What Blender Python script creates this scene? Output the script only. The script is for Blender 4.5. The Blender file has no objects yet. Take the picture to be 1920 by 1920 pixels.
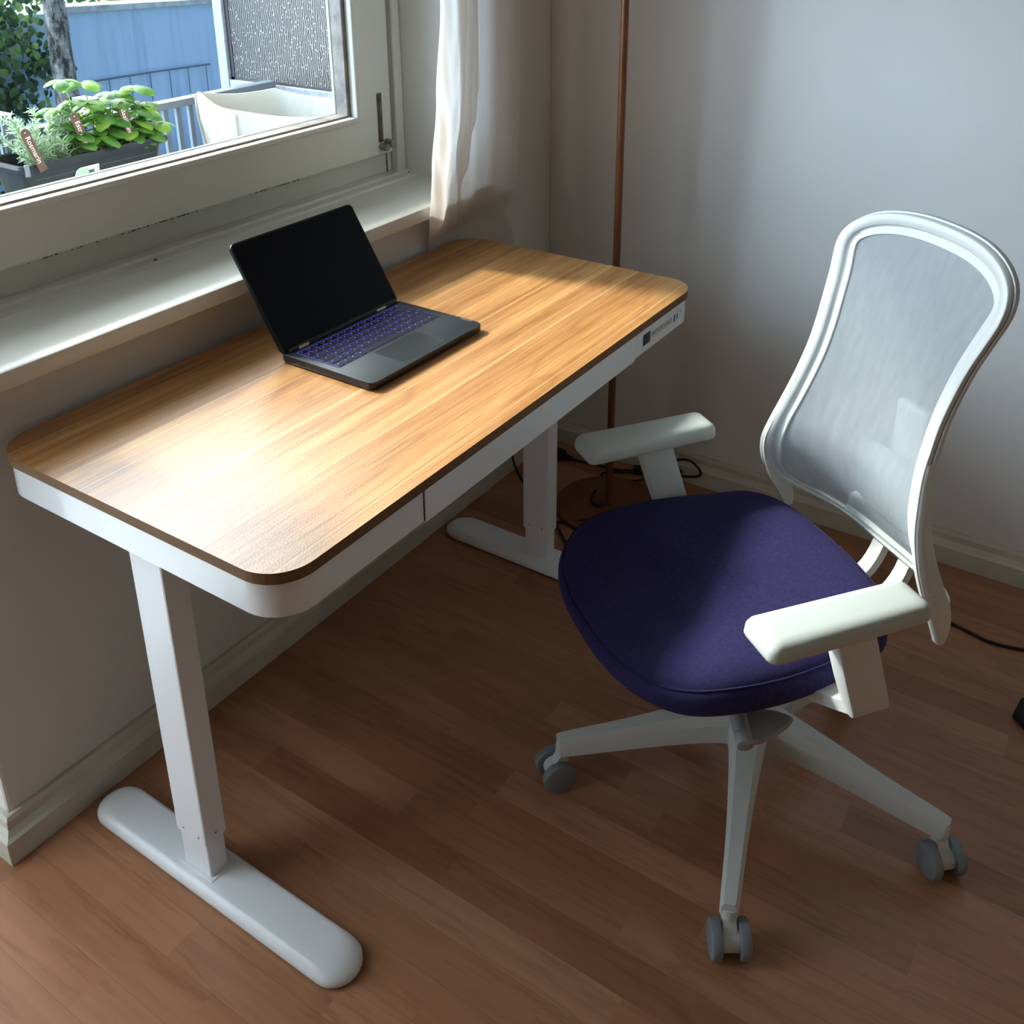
import bpy, bmesh, math, random
from mathutils import Vector, Matrix
random.seed(7)
S = bpy.context.scene
C = S.collection
PI = math.pi
# ------------------------------------------------------------------ camera
cam_d = bpy.data.cameras.new('camera'); cam = bpy.data.objects.new('camera', cam_d); C.objects.link(cam)
yaw, pit, rol = 0.9811, 0.38505, -0.0066
fw = Vector((math.sin(yaw)*math.cos(pit), math.cos(yaw)*math.cos(pit), -math.sin(pit)))
rt = Vector((math.cos(yaw), -math.sin(yaw), 0)); up = rt.cross(fw)
r2 = rt*math.cos(rol)+up*math.sin(rol); u2 = -rt*math.sin(rol)+up*math.cos(rol)
cam.matrix_world = Matrix(((r2.x, u2.x, -fw.x, -0.671), (r2.y, u2.y, -fw.y, -0.7857), (r2.z, u2.z, -fw.z, 1.4972), (0, 0, 0, 1)))
cam_d.sensor_width = 36; cam_d.sensor_fit = 'HORIZONTAL'; cam_d.lens = 1914.46/1920*36
cam_d.shift_x = -0.0004; cam_d.shift_y = -0.2002; cam_d.clip_start = 0.02; cam_d.clip_end = 200
S.camera = cam
# ------------------------------------------------------------------ light, sky, exposure
SUN_DIR = Vector((-0.097, 1.0, 0.78)).normalized()
w = bpy.data.worlds.new('sky'); S.world = w; w.use_nodes = True
nt = w.node_tree; nt.nodes.clear()
def wn(t, **k):
    n = nt.nodes.new(t)
    for a, b in k.items(): setattr(n, a, b)
    return n
geo = wn('ShaderNodeTexCoord')
def lobe(d, p, col, k):
    dt = wn('ShaderNodeVectorMath', operation='DOT_PRODUCT'); dt.inputs[1].default_value = Vector(d).normalized()
    nt.links.new(geo.outputs['Generated'], dt.inputs[0])
    mx = wn('ShaderNodeMath', operation='MAXIMUM'); mx.inputs[1].default_value = 0; nt.links.new(dt.outputs['Value'], mx.inputs[0])
    pw = wn('ShaderNodeMath', operation='POWER'); pw.inputs[1].default_value = p; nt.links.new(mx.outputs[0], pw.inputs[0])
    ml = wn('ShaderNodeMath', operation='MULTIPLY'); ml.inputs[1].default_value = k; nt.links.new(pw.outputs[0], ml.inputs[0])
    bg = wn('ShaderNodeBackground'); bg.inputs[0].default_value = (*col, 1); nt.links.new(ml.outputs[0], bg.inputs[1]); return bg.outputs[0]
def addsh(a, b):
    ad = wn('ShaderNodeAddShader'); nt.links.new(a, ad.inputs[0]); nt.links.new(b, ad.inputs[1]); return ad.outputs[0]
bg1 = wn('ShaderNodeBackground'); bg1.inputs[0].default_value = (0.42, 0.64, 1.0, 1); bg1.inputs[1].default_value = 0.9
sh = addsh(bg1.outputs[0], lobe((.40, .85, .38), 4.0, (.94, .96, 1.0), 15.0))      # bright haze on the sun's side
sh = addsh(sh, lobe((-.85, .85, .36), 12.0, (.58, .77, 1.0), 22.0))               # bluish bright sky to the left
wo = wn('ShaderNodeOutputWorld'); nt.links.new(sh, wo.inputs[0])
sd = bpy.data.lights.new('sun', 'SUN'); sd.energy = 6.5; sd.angle = math.radians(8); sd.color = (1.0, 0.96, 0.90)
sun = bpy.data.objects.new('sun', sd); C.objects.link(sun); sun.rotation_euler = SUN_DIR.to_track_quat('Z', 'Y').to_euler(); sun.location = (0, 6, 6)
for nm, cx, cz, sx, sz in (('window_portal', 0.53, 1.45, 1.10, .90), ('door_portal', -0.62, 1.1, 0.85, 2.1)):
    a = bpy.data.lights.new(nm, 'AREA'); a.shape = 'RECTANGLE'; a.size = sx; a.size_y = sz; a.cycles.is_portal = True
    o = bpy.data.objects.new(nm, a); C.objects.link(o); o.location = (cx, 0.965, cz); o.rotation_euler = (-PI/2, 0, 0)
S.view_settings.view_transform = 'Standard'; S.view_settings.look = 'None'; S.view_settings.gamma = 1; S.view_settings.use_curve_mapping = False
S.view_settings.exposure = 0.18

# ------------------------------------------------------------------ materials
class MT:
    def __init__(s, name, col=(.8, .8, .8), rough=.5, metal=0, spec=.5, coat=0, coat_r=.1, emis=None, es=0):
        s.m = bpy.data.materials.new(name); s.m.use_nodes = True; s.t = s.m.node_tree
        s.b = s.t.nodes['Principled BSDF']; s.out = s.t.nodes['Material Output']
        s.b.inputs['Base Color'].default_value = (*col, 1); s.b.inputs['Roughness'].default_value = rough
        s.b.inputs['Metallic'].default_value = metal; s.b.inputs['Specular IOR Level'].default_value = spec
        s.b.inputs['Coat Weight'].default_value = coat; s.b.inputs['Coat Roughness'].default_value = coat_r
        if emis: s.b.inputs['Emission Color'].default_value = (*emis, 1); s.b.inputs['Emission Strength'].default_value = es
    def n(s, t, ins=None, **k):
        n = s.t.nodes.new(t)
        for a, b in k.items(): setattr(n, a, b)
        for a, b in (ins or {}).items():
            if isinstance(b, bpy.types.NodeSocket): s.t.links.new(b, n.inputs[a])
            else: n.inputs[a].default_value = b
        return n
    def l(s, a, b): s.t.links.new(a, b)
    def math(s, op, a, b=0.0, c=None):
        n = s.t.nodes.new('ShaderNodeMath'); n.operation = op
        for i, v in enumerate((a, b) if c is None else (a, b, c)):
            if isinstance(v, (int, float)): n.inputs[i].default_value = v
            else: s.l(v, n.inputs[i])
        return n.outputs[0]
    def obj(s): return s.n('ShaderNodeTexCoord').outputs['Object']
    def noise(s, vec, scale, det=2, rough=.5, mp=None):
        if mp:
            mpn = s.n('ShaderNodeMapping', {'Vector': vec}); mpn.inputs['Scale'].default_value = mp; vec = mpn.outputs[0]
        return s.n('ShaderNodeTexNoise', {'Vector': vec, 'Scale': scale, 'Detail': det, 'Roughness': rough}).outputs[0]
    def ramp(s, f, stops):
        r = s.n('ShaderNodeValToRGB', {'Fac': f}); e = r.color_ramp.elements
        while len(e) < len(stops): e.new(.5)
        for i, (p, c) in enumerate(stops): e[i].position = p; e[i].color = (*c, 1)
        return r.outputs[0]
    def bump(s, h, st, d=.01):
        b = s.n('ShaderNodeBump', {'Height': h, 'Strength': st, 'Distance': d}); s.l(b.outputs[0], s.b.inputs['Normal'])
    def mix(s, f, a, b, mode='MIX'):
        n = s.t.nodes.new('ShaderNodeMix'); n.data_type = 'RGBA'; n.blend_type = mode
        for i, v in ((0, f), (6, a), (7, b)):
            if isinstance(v, (int, float)): n.inputs[i].default_value = v
            elif isinstance(v, tuple): n.inputs[i].default_value = (*v, 1)
            else: s.l(v, n.inputs[i])
        return n.outputs[2]
def simple(name, col, rough=.5, **k): return MT(name, col, rough, **k).m
def varied(name, c1, c2, scale, rough=.5, bump=.0, det=3, mp=None, **k):
    m = MT(name, c1, rough, **k); v = m.obj(); n = m.noise(v, scale, det, .55, mp)
    m.l(m.ramp(n, [(.3, c1), (.7, c2)]), m.b.inputs['Base Color'])
    if bump: m.bump(m.noise(v, scale*3, 3), bump, .002)
    return m.m

m_wall = varied('wall_paint', (.66, .63, .585), (.70, .67, .625), 3, .75, .15)
m_wallw = varied('cream_wall_paint', (.72, .62, .50), (.76, .66, .54), 3, .8)
m_ceil = simple('ceiling_paint', (.75, .73, .70), .8)
# aged white lacquer of the window joinery
def mk_lacquer():
    m = MT('window_lacquer', (.66, .65, .57), .32); v = m.obj()
    n = m.noise(v, 2.2, 3); base = m.ramp(n, [(.3, (.60, .58, .50)), (.7, (.68, .67, .60))])
    m.l(base, m.b.inputs['Base Color']); m.bump(m.noise(v, 45, 2), .12, .002); return m.m
m_lac = mk_lacquer()
m_lac_dirty = varied('dirty_lacquer', (.13, .10, .085), (.30, .25, .21), 30, .5)
m_base = varied('baseboard_paint', (.50, .47, .38), (.60, .57, .48), 9, .45, .1)
m_white = MT('white_powder_coat', (.80, .81, .82), .28).m
m_apron = MT('white_lacquered_metal', (.80, .81, .81), .16, coat=.5, coat_r=.04).m
m_chairw = MT('white_plastic', (.60, .62, .60), .42).m
m_pad = MT('armrest_rubber', (.47, .51, .48), .55).m
m_grey = MT('caster_grey', (.20, .225, .24), .35).m
m_lever = MT('lever_grey', (.26, .27, .28), .4).m
m_black = MT('black_rubber', (.008, .008, .009), .55).m
m_dark = MT('dark_gap', (.012, .011, .010), .8).m
m_cable = MT('black_cable', (.006, .006, .007), .4).m

def mk_floor():
    m = MT('laminate_floor', rough=.36); v = m.obj(); sp = m.n('ShaderNodeSeparateXYZ', {'Vector': v})
    X, Y = sp.outputs[0], sp.outputs[1]
    sx = m.math('DIVIDE', m.math('ADD', X, .013), .0655); row = m.math('FLOOR', sx)
    h1 = m.n('ShaderNodeTexWhiteNoise', {'W': row}, noise_dimensions='1D').outputs['Value']
    yy = m.math('DIVIDE', m.math('ADD', Y, m.math('MULTIPLY', h1, 3.7)), .43); col = m.math('FLOOR', yy)
    cb = m.n('ShaderNodeCombineXYZ', {'X': row, 'Y': col})
    rnd = m.n('ShaderNodeTexWhiteNoise', {'Vector': cb.outputs[0]}, noise_dimensions='3D')
    # per-strip shifted coordinates for the grain
    off = m.n('ShaderNodeVectorMath', {0: v, 1: m.n('ShaderNodeVectorMath', {0: rnd.outputs['Color'], 'Scale': 9.0}, operation='SCALE').outputs[0]}, operation='ADD').outputs[0]
    g1 = m.noise(off, 14, 5, .6, (1, .10, 1)); g2 = m.noise(off, 60, 4, .6, (1, .06, 1)); g3 = m.noise(off, 5, 3, .6, (1, .5, 1))
    base = m.ramp(rnd.outputs['Value'], [(0, (.32, .135, .064)), (.25, (.37, .165, .080)), (.7, (.41, .192, .098)), (1, (.46, .228, .125))])
    wv = m.math('ABSOLUTE', m.math('SUBTRACT', m.math('FRACT', m.math('MULTIPLY', g1, 6.0)), .5))
    rings = m.ramp(wv, [(0, (.70, .66, .62)), (.16, (1, 1, 1)), (1, (1, 1, 1))])
    c1 = m.mix(.55, base, rings, 'MULTIPLY')
    c2 = m.mix(.6, c1, m.ramp(g2, [(.3, (.78, .76, .74)), (.65, (1.08, 1.08, 1.08))]), 'MULTIPLY')
    c3 = m.mix(.5, c2, m.ramp(g3, [(.3, (.8, .76, .72)), (.7, (1.12, 1.12, 1.12))]), 'MULTIPLY')
    fx = m.math('FRACT', sx); ex = m.math('LESS_THAN', m.math('MINIMUM', fx, m.math('SUBTRACT', 1, fx)), .012)
    c4 = m.mix(m.math('MULTIPLY', ex, .22), c3, (.06, .025, .012))
    m.l(c4, m.b.inputs['Base Color'])
    m.l(m.math('ADD', m.math('MULTIPLY', g2, .12), .28), m.b.inputs['Roughness'])
    m.bump(g2, .08, .001); return m.m
m_floor = mk_floor()

def mk_desk(side=False):
    m = MT('oak_laminate' if not side else 'oak_edge_band', rough=.36 if not side else .6, spec=.5 if not side else .2); v = m.obj()
    if side:
        n = m.noise(v, 8, 3, .5, (.3, 1, 6)); m.l(m.ramp(n, [(.3, (.15, .075, .03)), (.7, (.21, .11, .045))]), m.b.inputs['Base Color']); return m.m
    sp = m.n('ShaderNodeSeparateXYZ', {'Vector': v}); Y = sp.outputs[1]
    warp = m.noise(v, 2.2, 2, .5, (.6, 1, 1))
    yw = m.math('ADD', m.math('MULTIPLY', Y, 1.0), m.math('MULTIPLY', warp, .05))
    row = m.math('FLOOR', m.math('DIVIDE', Y, .083))
    h = m.n('ShaderNodeTexWhiteNoise', {'W': row}, noise_dimensions='1D')
    vo = m.n('ShaderNodeVectorMath', {0: v, 1: h.outputs['Color']}, operation='ADD').outputs[0]
    g1 = m.noise(vo, 22, 6, .62, (.05, 1, 1)); g2 = m.noise(vo, 75, 4, .65, (.035, 1, 1)); g3 = m.noise(vo, 6, 3, .5, (.22, 1, 1))
    ar = m.math('ABSOLUTE', m.math('SUBTRACT', m.math('FRACT', m.math('MULTIPLY', g3, 5.5)), .5))
    base = m.ramp(g1, [(.28, (.37, .165, .048)), (.5, (.50, .245, .080)), (.72, (.66, .37, .145))])
    c = m.mix(.75, base, m.ramp(g2, [(.3, (.70, .64, .58)), (.6, (1.06, 1.05, 1.02))]), 'MULTIPLY')
    g4 = m.noise(vo, 300, 3, .6, (.018, 1, 1))
    c = m.mix(.7, c, m.ramp(g4, [(.36, (.66, .58, .50)), (.52, (1.04, 1.03, 1.02))]), 'MULTIPLY')
    c = m.mix(.45, c, m.ramp(ar, [(0, (.62, .55, .48)), (.12, (1, 1, 1))]), 'MULTIPLY')
    c = m.mix(.35, c, m.ramp(h.outputs['Value'], [(0, (.92, .90, .88)), (1, (1.08, 1.08, 1.08))]), 'MULTIPLY')
    # pale sapwood stripes
    Yi = m.math('ADD', Y, m.math('MULTIPLY', m.math('SINE', m.math('MULTIPLY', Y, 31.0)), .022))
    fr = m.math('FRACT', m.math('DIVIDE', m.math('ADD', Yi, m.math('MULTIPLY', m.noise(v, 3, 2, .5, (.5, .1, 1)), .012)), .083))
    st = m.math('LESS_THAN', m.math('ABSOLUTE', m.math('SUBTRACT', fr, .5)), .028)
    c = m.mix(m.math('MULTIPLY', st, m.math('MULTIPLY', g1, .6)), c, (.85, .60, .30))
    m.l(c, m.b.inputs['Base Color'])
    m.l(m.math('ADD', m.math('MULTIPLY', g2, .08), .32), m.b.inputs['Roughness'])
    m.b.inputs['IOR'].default_value = 1.75
    hh = m.math('ADD', g2, m.math('MULTIPLY', m.noise(v, 420, 2), .8))
    m.bump(hh, .28, .0012); return m.m
m_desk = mk_desk(); m_edge = mk_desk(True)

def mk_fabric():
    m = MT('purple_upholstery', (.055, .045, .19), .85, spec=.2); v = m.obj()
    w1 = m.n('ShaderNodeTexWave', {'Vector': v, 'Scale': 260.0, 'Distortion': 1.5}, bands_direction='X').outputs[1]
    w2 = m.n('ShaderNodeTexWave', {'Vector': v, 'Scale': 260.0, 'Distortion': 1.5}, bands_direction='Y').outputs[1]
    n = m.noise(v, 160, 3); f = m.math('MULTIPLY', m.math('ADD', w1, w2), .5)
    m.l(m.ramp(m.math('ADD', m.math('MULTIPLY', f, .5), m.math('MULTIPLY', n, .5)), [(.25, (.008, .006, .030)), (.75, (.030, .024, .108))]), m.b.inputs['Base Color'])
    m.b.inputs['Sheen Weight'].default_value = .05; m.b.inputs['Sheen Tint'].default_value = (.45, .4, .9, 1)
    m.bump(m.math('ADD', f, n), .4, .0015); return m.m
m_seat = mk_fabric()

def mk_mesh():
    m = MT('mesh_fabric', (.45, .50, .53), .6); v = m.obj()
    n = m.noise(v, 60, 3, .6, (1, 1, .12)); 
    tr = m.n('ShaderNodeBsdfTransparent'); tl = m.n('ShaderNodeBsdfTranslucent', {'Color': (.45, .50, .53, 1)})
    mx = m.n('ShaderNodeMixShader', {0: .35, 1: m.b.outputs[0], 2: tl.outputs[0]})
    m2 = m.n('ShaderNodeMixShader', {0: m.math('ADD', m.math('MULTIPLY', n, .25), .20), 1: mx.outputs[0], 2: tr.outputs[0]})
    m.l(m2.outputs[0], m.out.inputs[0]); return m.m
m_mesh = mk_mesh()
def mk_cloth(name, col, tl=.45, tp=.0):
    m = MT(name, col, .8, spec=.2); v = m.obj()
    t = m.n('ShaderNodeBsdfTranslucent', {'Color': (*col, 1)}); mx = m.n('ShaderNodeMixShader', {0: tl, 1: m.b.outputs[0], 2: t.outputs[0]})
    o = mx.outputs[0]
    if tp:
        tr = m.n('ShaderNodeBsdfTransparent'); o = m.n('ShaderNodeMixShader', {0: tp, 1: o, 2: tr.outputs[0]}).outputs[0]
    m.l(o, m.out.inputs[0])
    m.bump(m.math('ADD', m.noise(v, 28, 5, .65, (1, 1, .45)), m.math('MULTIPLY', m.noise(v, 500, 1), .1)), .35, .012); return m.m
m_curt = mk_cloth('curtain_cotton', (.78, .71, .64), .45, .02)
m_diffuser = mk_cloth('diffusing_cotton', (.80, .80, .80), .6, .10)
m_cream = mk_cloth('cream_canvas', (.52, .50, .45), .25)
def mk_glass():
    m = MT('window_glass'); t = m.n('ShaderNodeBsdfTransparent', {'Color': (.95, .98, .97, 1)}); g = m.n('ShaderNodeBsdfGlossy', {'Roughness': .01})
    lw = m.n('ShaderNodeLayerWeight', {'Blend': .12}); f = m.math('MULTIPLY', lw.outputs['Fresnel'], .5)
    mx = m.n('ShaderNodeMixShader', {0: f, 1: t.outputs[0], 2: g.outputs[0]}); m.l(mx.outputs[0], m.out.inputs[0]); return m.m
m_glass = mk_glass()

# ------------------------------------------------------------------ helpers
def link(o, parent=None):
    C.objects.link(o)
    if parent: o.parent = parent
    return o
def obj(name, bm, mat, parent=None, smooth=None):
    me = bpy.data.meshes.new(name)
    bmesh.ops.recalc_face_normals(bm, faces=bm.faces)
    bm.to_mesh(me); bm.free()
    for mm in (mat if isinstance(mat, (list, tuple)) else [mat]): me.materials.append(mm)
    if smooth is not None:
        for p in me.polygons: p.use_smooth = True
        if smooth < 180: me.set_sharp_from_angle(angle=math.radians(smooth))
    return link(bpy.data.objects.new(name, me), parent)
def tag(o, label, cat, group=None):
    o['label'] = label; o['category'] = cat
    if group: o['group'] = group
    return o
def thing(name, label, cat, loc=(0, 0, 0), rz=0, group=None):
    o = bpy.data.objects.new(name, None); o.empty_display_size = .05; C.objects.link(o)
    o.location = loc; o.rotation_euler = (0, 0, rz); return tag(o, label, cat, group)
def struct(o): o['kind'] = 'structure'; return o
def sempty(name, loc=(0, 0, 0)):
    o = bpy.data.objects.new(name, None); o.empty_display_size = .05; C.objects.link(o); o.location = loc; return struct(o)
def bevel(bm, geom, w_, seg=2): bmesh.ops.bevel(bm, geom=geom, offset=w_, segments=seg, profile=.5, affect='EDGES', clamp_overlap=True)
def box(bm, x0, x1, y0, y1, z0, z1, bev=0, seg=2, M=None):
    r = bmesh.ops.create_cube(bm, size=1); vs = r['verts']
    for v in vs: v.co = Vector(((x0+x1)/2+v.co.x*(x1-x0), (y0+y1)/2+v.co.y*(y1-y0), (z0+z1)/2+v.co.z*(z1-z0)))
    if bev:
        es = list({e for v in vs for e in v.link_edges}); 
        n0 = len(bm.verts)
        r2_ = bmesh.ops.bevel(bm, geom=es, offset=bev, segments=seg, profile=.5, affect='EDGES', clamp_overlap=True)
        vs = list({v for f in r2_['faces'] for v in f.verts} | {v for v in vs if v.is_valid})
    if M is not None:
        for v in vs: v.co = M @ v.co
    return vs
def B(*a, **k): bm = bmesh.new(); box(bm, *a, **k); return bm
def prism(bm, pts, z0, z1, bev=0, seg=2, M=None, axis='z'):
    def mp(x, y, z): return Vector((x, y, z)) if axis == 'z' else (Vector((x, z, y)) if axis == 'y' else Vector((z, x, y)))
    a = [bm.verts.new(mp(x, y, z0)) for x, y in pts]; b = [bm.verts.new(mp(x, y, z1)) for x, y in pts]
    n = len(pts); fs = [bm.faces.new(a[::-1]), bm.faces.new(b)]
    for i in range(n): fs.append(bm.faces.new((a[i], a[(i+1) % n], b[(i+1) % n], b[i])))
    vs = a+b
    if bev:
        es = [e for f in fs[:2] for e in f.edges]
        r = bmesh.ops.bevel(bm, geom=es, offset=bev, segments=seg, profile=.5, affect='EDGES', clamp_overlap=True)
        vs = [v for v in vs if v.is_valid]+[v for f in r['faces'] for v in f.verts]
    if M is not None:
        for v in set(vs): v.co = M @ v.co
def rrect(x0, x1, y0, y1, r, n=8):
    o = []
    for cx, cy, a0 in ((x1-r, y1-r, 0), (x0+r, y1-r, 90), (x0+r, y0+r, 180), (x1-r, y0+r, 270)):
        for i in range(n+1):
            a = math.radians(a0+90*i/n); o.append((cx+r*math.cos(a), cy+r*math.sin(a)))
    return o
def catmull(P, n=8, closed=False):
    P = [Vector(p) for p in P]; out = []; m = len(P)
    for i in range(m if closed else m-1):
        p0 = P[(i-1) % m] if closed or i > 0 else P[0]; p1 = P[i]; p2 = P[(i+1) % m]; p3 = P[(i+2) % m] if closed or i+2 < m else P[-1]
        for k in range(n):
            t = k/n; out.append(.5*((2*p1)+(p2-p0)*t+(2*p0-5*p1+4*p2-p3)*t*t+(3*p1-p0-3*p2+p3)*t**3))
    if not closed: out.append(P[-1])
    return out
def sweep(bm, pts, prof, closed=False, upv=Vector((0, 0, 1)), scale=None, caps=True):
    """prof: list of (a,b) offsets along (side, up) frame"""
    n = len(pts); rings = []
    for i, p in enumerate(pts):
        a = pts[(i-1) % n] if closed or i > 0 else p; b = pts[(i+1) % n] if closed or i < n-1 else p
        t = (b-a).normalized(); u_ = upv(i) if callable(upv) else upv
        s_ = t.cross(u_); s_ = s_.normalized() if s_.length > 1e-6 else Vector((1, 0, 0)); uu = s_.cross(t).normalized()
        k = scale[i] if scale else 1
        if not isinstance(k, tuple): k = (k, k)
        rings.append([bm.verts.new(p+s_*x*k[0]+uu*y*k[1]) for x, y in prof])
    m = len(prof)
    for i in range(n if closed else n-1):
        A, D = rings[i], rings[(i+1) % n]
        for j in range(m): bm.faces.new((A[j], A[(j+1) % m], D[(j+1) % m], D[j]))
    if not closed and caps: bm.faces.new(rings[0][::-1]); bm.faces.new(rings[-1])
    return rings
def circ(r, n=10): return [(r*math.cos(2*PI*i/n), r*math.sin(2*PI*i/n)) for i in range(n)]
def tube(bm, pts, r, n=10, sm=6, closed=False):
    P = catmull(pts, sm, closed) if sm > 1 else [Vector(p) for p in pts]
    sweep(bm, P, circ(r, n), closed, upv=Vector((.13, .07, 1)).normalized())
def cyl(bm, p0, p1, r0, r1=None, n=24, bev=0):
    p0, p1 = Vector(p0), Vector(p1); r1 = r0 if r1 is None else r1; d = (p1-p0); q = d.to_track_quat('Z', 'Y'); L = d.length
    prof = [(r0, 0), (r1, L)] if not bev else [(r0-bev, 0), (r0-bev*.3, bev*.3), (r0, bev), (r1, L-bev), (r1-bev*.3, L-bev*.3), (r1-bev, L)]
    rings = [[bm.verts.new(p0+q @ Vector((r*math.cos(2*PI*i/n), r*math.sin(2*PI*i/n), h))) for i in range(n)] for r, h in prof]
    for A, D in zip(rings, rings[1:]):
        for j in range(n): bm.faces.new((A[j], A[(j+1) % n], D[(j+1) % n], D[j]))
    bm.faces.new(rings[0][::-1]); bm.faces.new(rings[-1])
def subsurf(o, lv=2):
    m = o.modifiers.new('s', 'SUBSURF'); m.levels = lv; m.render_levels = lv; return o
def text(name, body, size, mat, parent, M, ext=.0003):
    cu = bpy.data.curves.new(name, 'FONT'); cu.body = body; cu.size = size; cu.extrude = ext; cu.align_x = 'CENTER'; cu.align_y = 'CENTER'
    t = bpy.data.objects.new(name+'_tmp', cu); C.objects.link(t); bpy.context.view_layer.update()
    me = bpy.data.meshes.new_from_object(t.evaluated_get(bpy.context.evaluated_depsgraph_get())); bpy.data.objects.remove(t)
    me.materials.clear(); me.materials.append(mat); me.name = name; me.transform(M)
    return link(bpy.data.objects.new(name, me), parent)

# ------------------------------------------------------------------ room shell
WY = .62          # window wall inner face
RX = 1.62         # right wall inner face
XL, YF, H = -3.2, -3.6, 2.55
struct(obj('floor', B(XL-.1, RX+.1, YF-.1, 1.0, -.1, 0), m_floor))
struct(obj('ceiling', B(XL-.1, RX+.1, YF-.1, 1.0, H, H+.1), m_ceil))
struct(obj('wall_right', B(RX, RX+.12, YF-.1, 1.0, 0, H), m_wall))
struct(obj('wall_left', B(XL-.12, XL, YF-.1, 1.0, 0, H), m_wallw))
struct(obj('wall_front', B(XL-.1, RX+.1, YF-.12, YF, 0, H), m_wallw))
# window wall: parapet under the window (ends at x=-.117), pier right, head, door jambs
bm = bmesh.new()
px0 = -.091
box(bm, px0, 1.236, WY, .95, 0, .83, bev=.006)
struct(obj('wall_back', bm, m_wall))
bm = bmesh.new(); box(bm, 1.236, RX, WY, .95, 0, H, bev=.006); struct(obj('wall_back_pier', bm, m_wall))
struct(obj('wall_back_head', B(px0, 1.236, WY, .95, 2.04, H), m_wall))
bm = bmesh.new(); box(bm, XL, -1.1, WY, .95, 0, H); box(bm, -1.1, px0, WY, .95, 2.2, H); struct(obj('wall_back_left', bm, m_wall))
# baseboards, stepped profile (d = distance from wall, z)
def baseboard(name, P, closed=False):
    prof = [(0, 0), (.026, 0), (.026, .046), (.020, .050), (.014, .060), (.013, .074), (.009, .081), (0, .081)]
    bm = bmesh.new(); sweep(bm, [Vector(p) for p in P], prof); return struct(obj(name, bm, m_base))
def bb(name, runs):
    """runs: list of (point, miter dir) ; profile offset d along miter dir"""
    prof = [(0, 0), (.026, 0), (.026, .046), (.020, .050), (.013, .060), (.012, .074), (.008, .081), (0, .081)]
    bm = bmesh.new(); R = []
    for p, mdir in runs: R.append([bm.verts.new(Vector((p[0]+mdir[0]*d, p[1]+mdir[1]*d, z))) for d, z in prof])
    for A, D in zip(R, R[1:]):
        for j in range(len(prof)): bm.faces.new((A[j], A[(j+1) % len(prof)], D[(j+1) % len(prof)], D[j]))
    bm.faces.new(R[0]); bm.faces.new(R[-1][::-1])
    return struct(obj(name, bm, m_base))
bb('baseboard_back', [((px0, .86), (-1, 0)), ((px0, WY), (-1, -1)), ((RX, WY), (-1, -1))])
bb('baseboard_right', [((RX, WY), (-1, -1)), ((RX, YF), (-1, 1))])

# ------------------------------------------------------------------ window
win = sempty('window_1', (0, 0, 0))
FY0, FY1 = .80, .90      # fixed frame
GY = .84
def frame_ring(bm, x0, x1, z0, z1, w_, y0, y1, bev=.003, wb=None):
    wb = wb or w_; e = bev
    o = [(x0, z0), (x1, z0), (x1, z1), (x0, z1)]; i = [(x0+w_, z0+wb), (x1-w_, z0+wb), (x1-w_, z1-w_), (x0+w_, z1-w_)]
    def ins(P, d): return [(P[0][0]+d, P[0][1]+d), (P[1][0]-d, P[1][1]+d), (P[2][0]-d, P[2][1]-d), (P[3][0]+d, P[3][1]-d)]
    L = [(o, y1), (o, y0+e), (ins(o, e*.3), y0+e*.3), (ins(o, e), y0), (ins(i, -e), y0), (ins(i, -e*.3), y0+e*.3), (i, y0+e), (i, y1)]
    V = [[bm.verts.new((x, y, z)) for x, z in P] for P, y in L]
    for k in range(len(V)):
        A, D = V[k], V[(k+1) % len(V)]
        for j in range(4): bm.faces.new((A[j], A[(j+1) % 4], D[(j+1) % 4], D[j]))
bm = bmesh.new(); frame_ring(bm, px0, 1.236, .853, 2.04, .048, .825, .925, wb=.068); obj('window_frame', bm, m_lac, win)
sash = obj('window_sash', (lambda b: (frame_ring(b, -.075, 1.186, .922, 1.995, .122, .80, .87, .004, wb=.098), b)[1])(bmesh.new()), m_lac, win)
bm = bmesh.new(); frame_ring(bm, .040, 1.071, 1.014, 1.88, .012, .792, .812, .003); obj('glazing_moulding', bm, m_lac, sash)
bm = bmesh.new(); frame_ring(bm, .052, 1.059, 1.020, 1.874, .010, .812, .845, .002); obj('glazing_rebate', bm, m_lac_dirty, sash)
bm = bmesh.new(); frame_ring(bm, .047, 1.064, 1.018, 1.876, .013, .852, .858, .001); obj('glazing_putty', bm, MT('pale_putty', (.62, .70, .66), .5).m, sash)
obj('window_pane', B(.05, 1.06, .846, .851, 1.02, 1.874), m_glass, sash)
# gap line between sash and frame with flaked paint
bm = bmesh.new(); box(bm, -.08, 1.19, .822, .8245, .917, .922)
random.seed(3)
for i in range(70):
    x = random.choice((.40, .47, .52, .60, .78, .84, .30))+random.gauss(0, .04); s_ = random.uniform(.0007, .0022)
    box(bm, x-s_*1.3, x+s_*1.3, .7992, .8, .9225, .9225+s_*.8)
obj('paint_gap', bm, m_dark, sash)
bm = bmesh.new(); box(bm, 1.136, 1.150, .7965, .80, .953, 1.068, bev=.001); box(bm, 1.1385, 1.1475, .794, .7968, .956, 1.064, bev=.002)
rod = obj('locking_rod', bm, varied('rusty_steel', (.09, .075, .06), (.22, .19, .15), 40, .5, metal=.6), sash)
bm = bmesh.new(); cyl(bm, (1.143, .80, .942), (1.143, .778, .942), .009, n=6, bev=.001); cyl(bm, (1.162, .80, .948), (1.162, .775, .948), .0105, n=8, bev=.002)
obj('locking_bolt', bm, varied('worn_steel', (.16, .14, .12), (.34, .32, .28), 60, .4, metal=.5), sash)
bm = bmesh.new()
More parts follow.
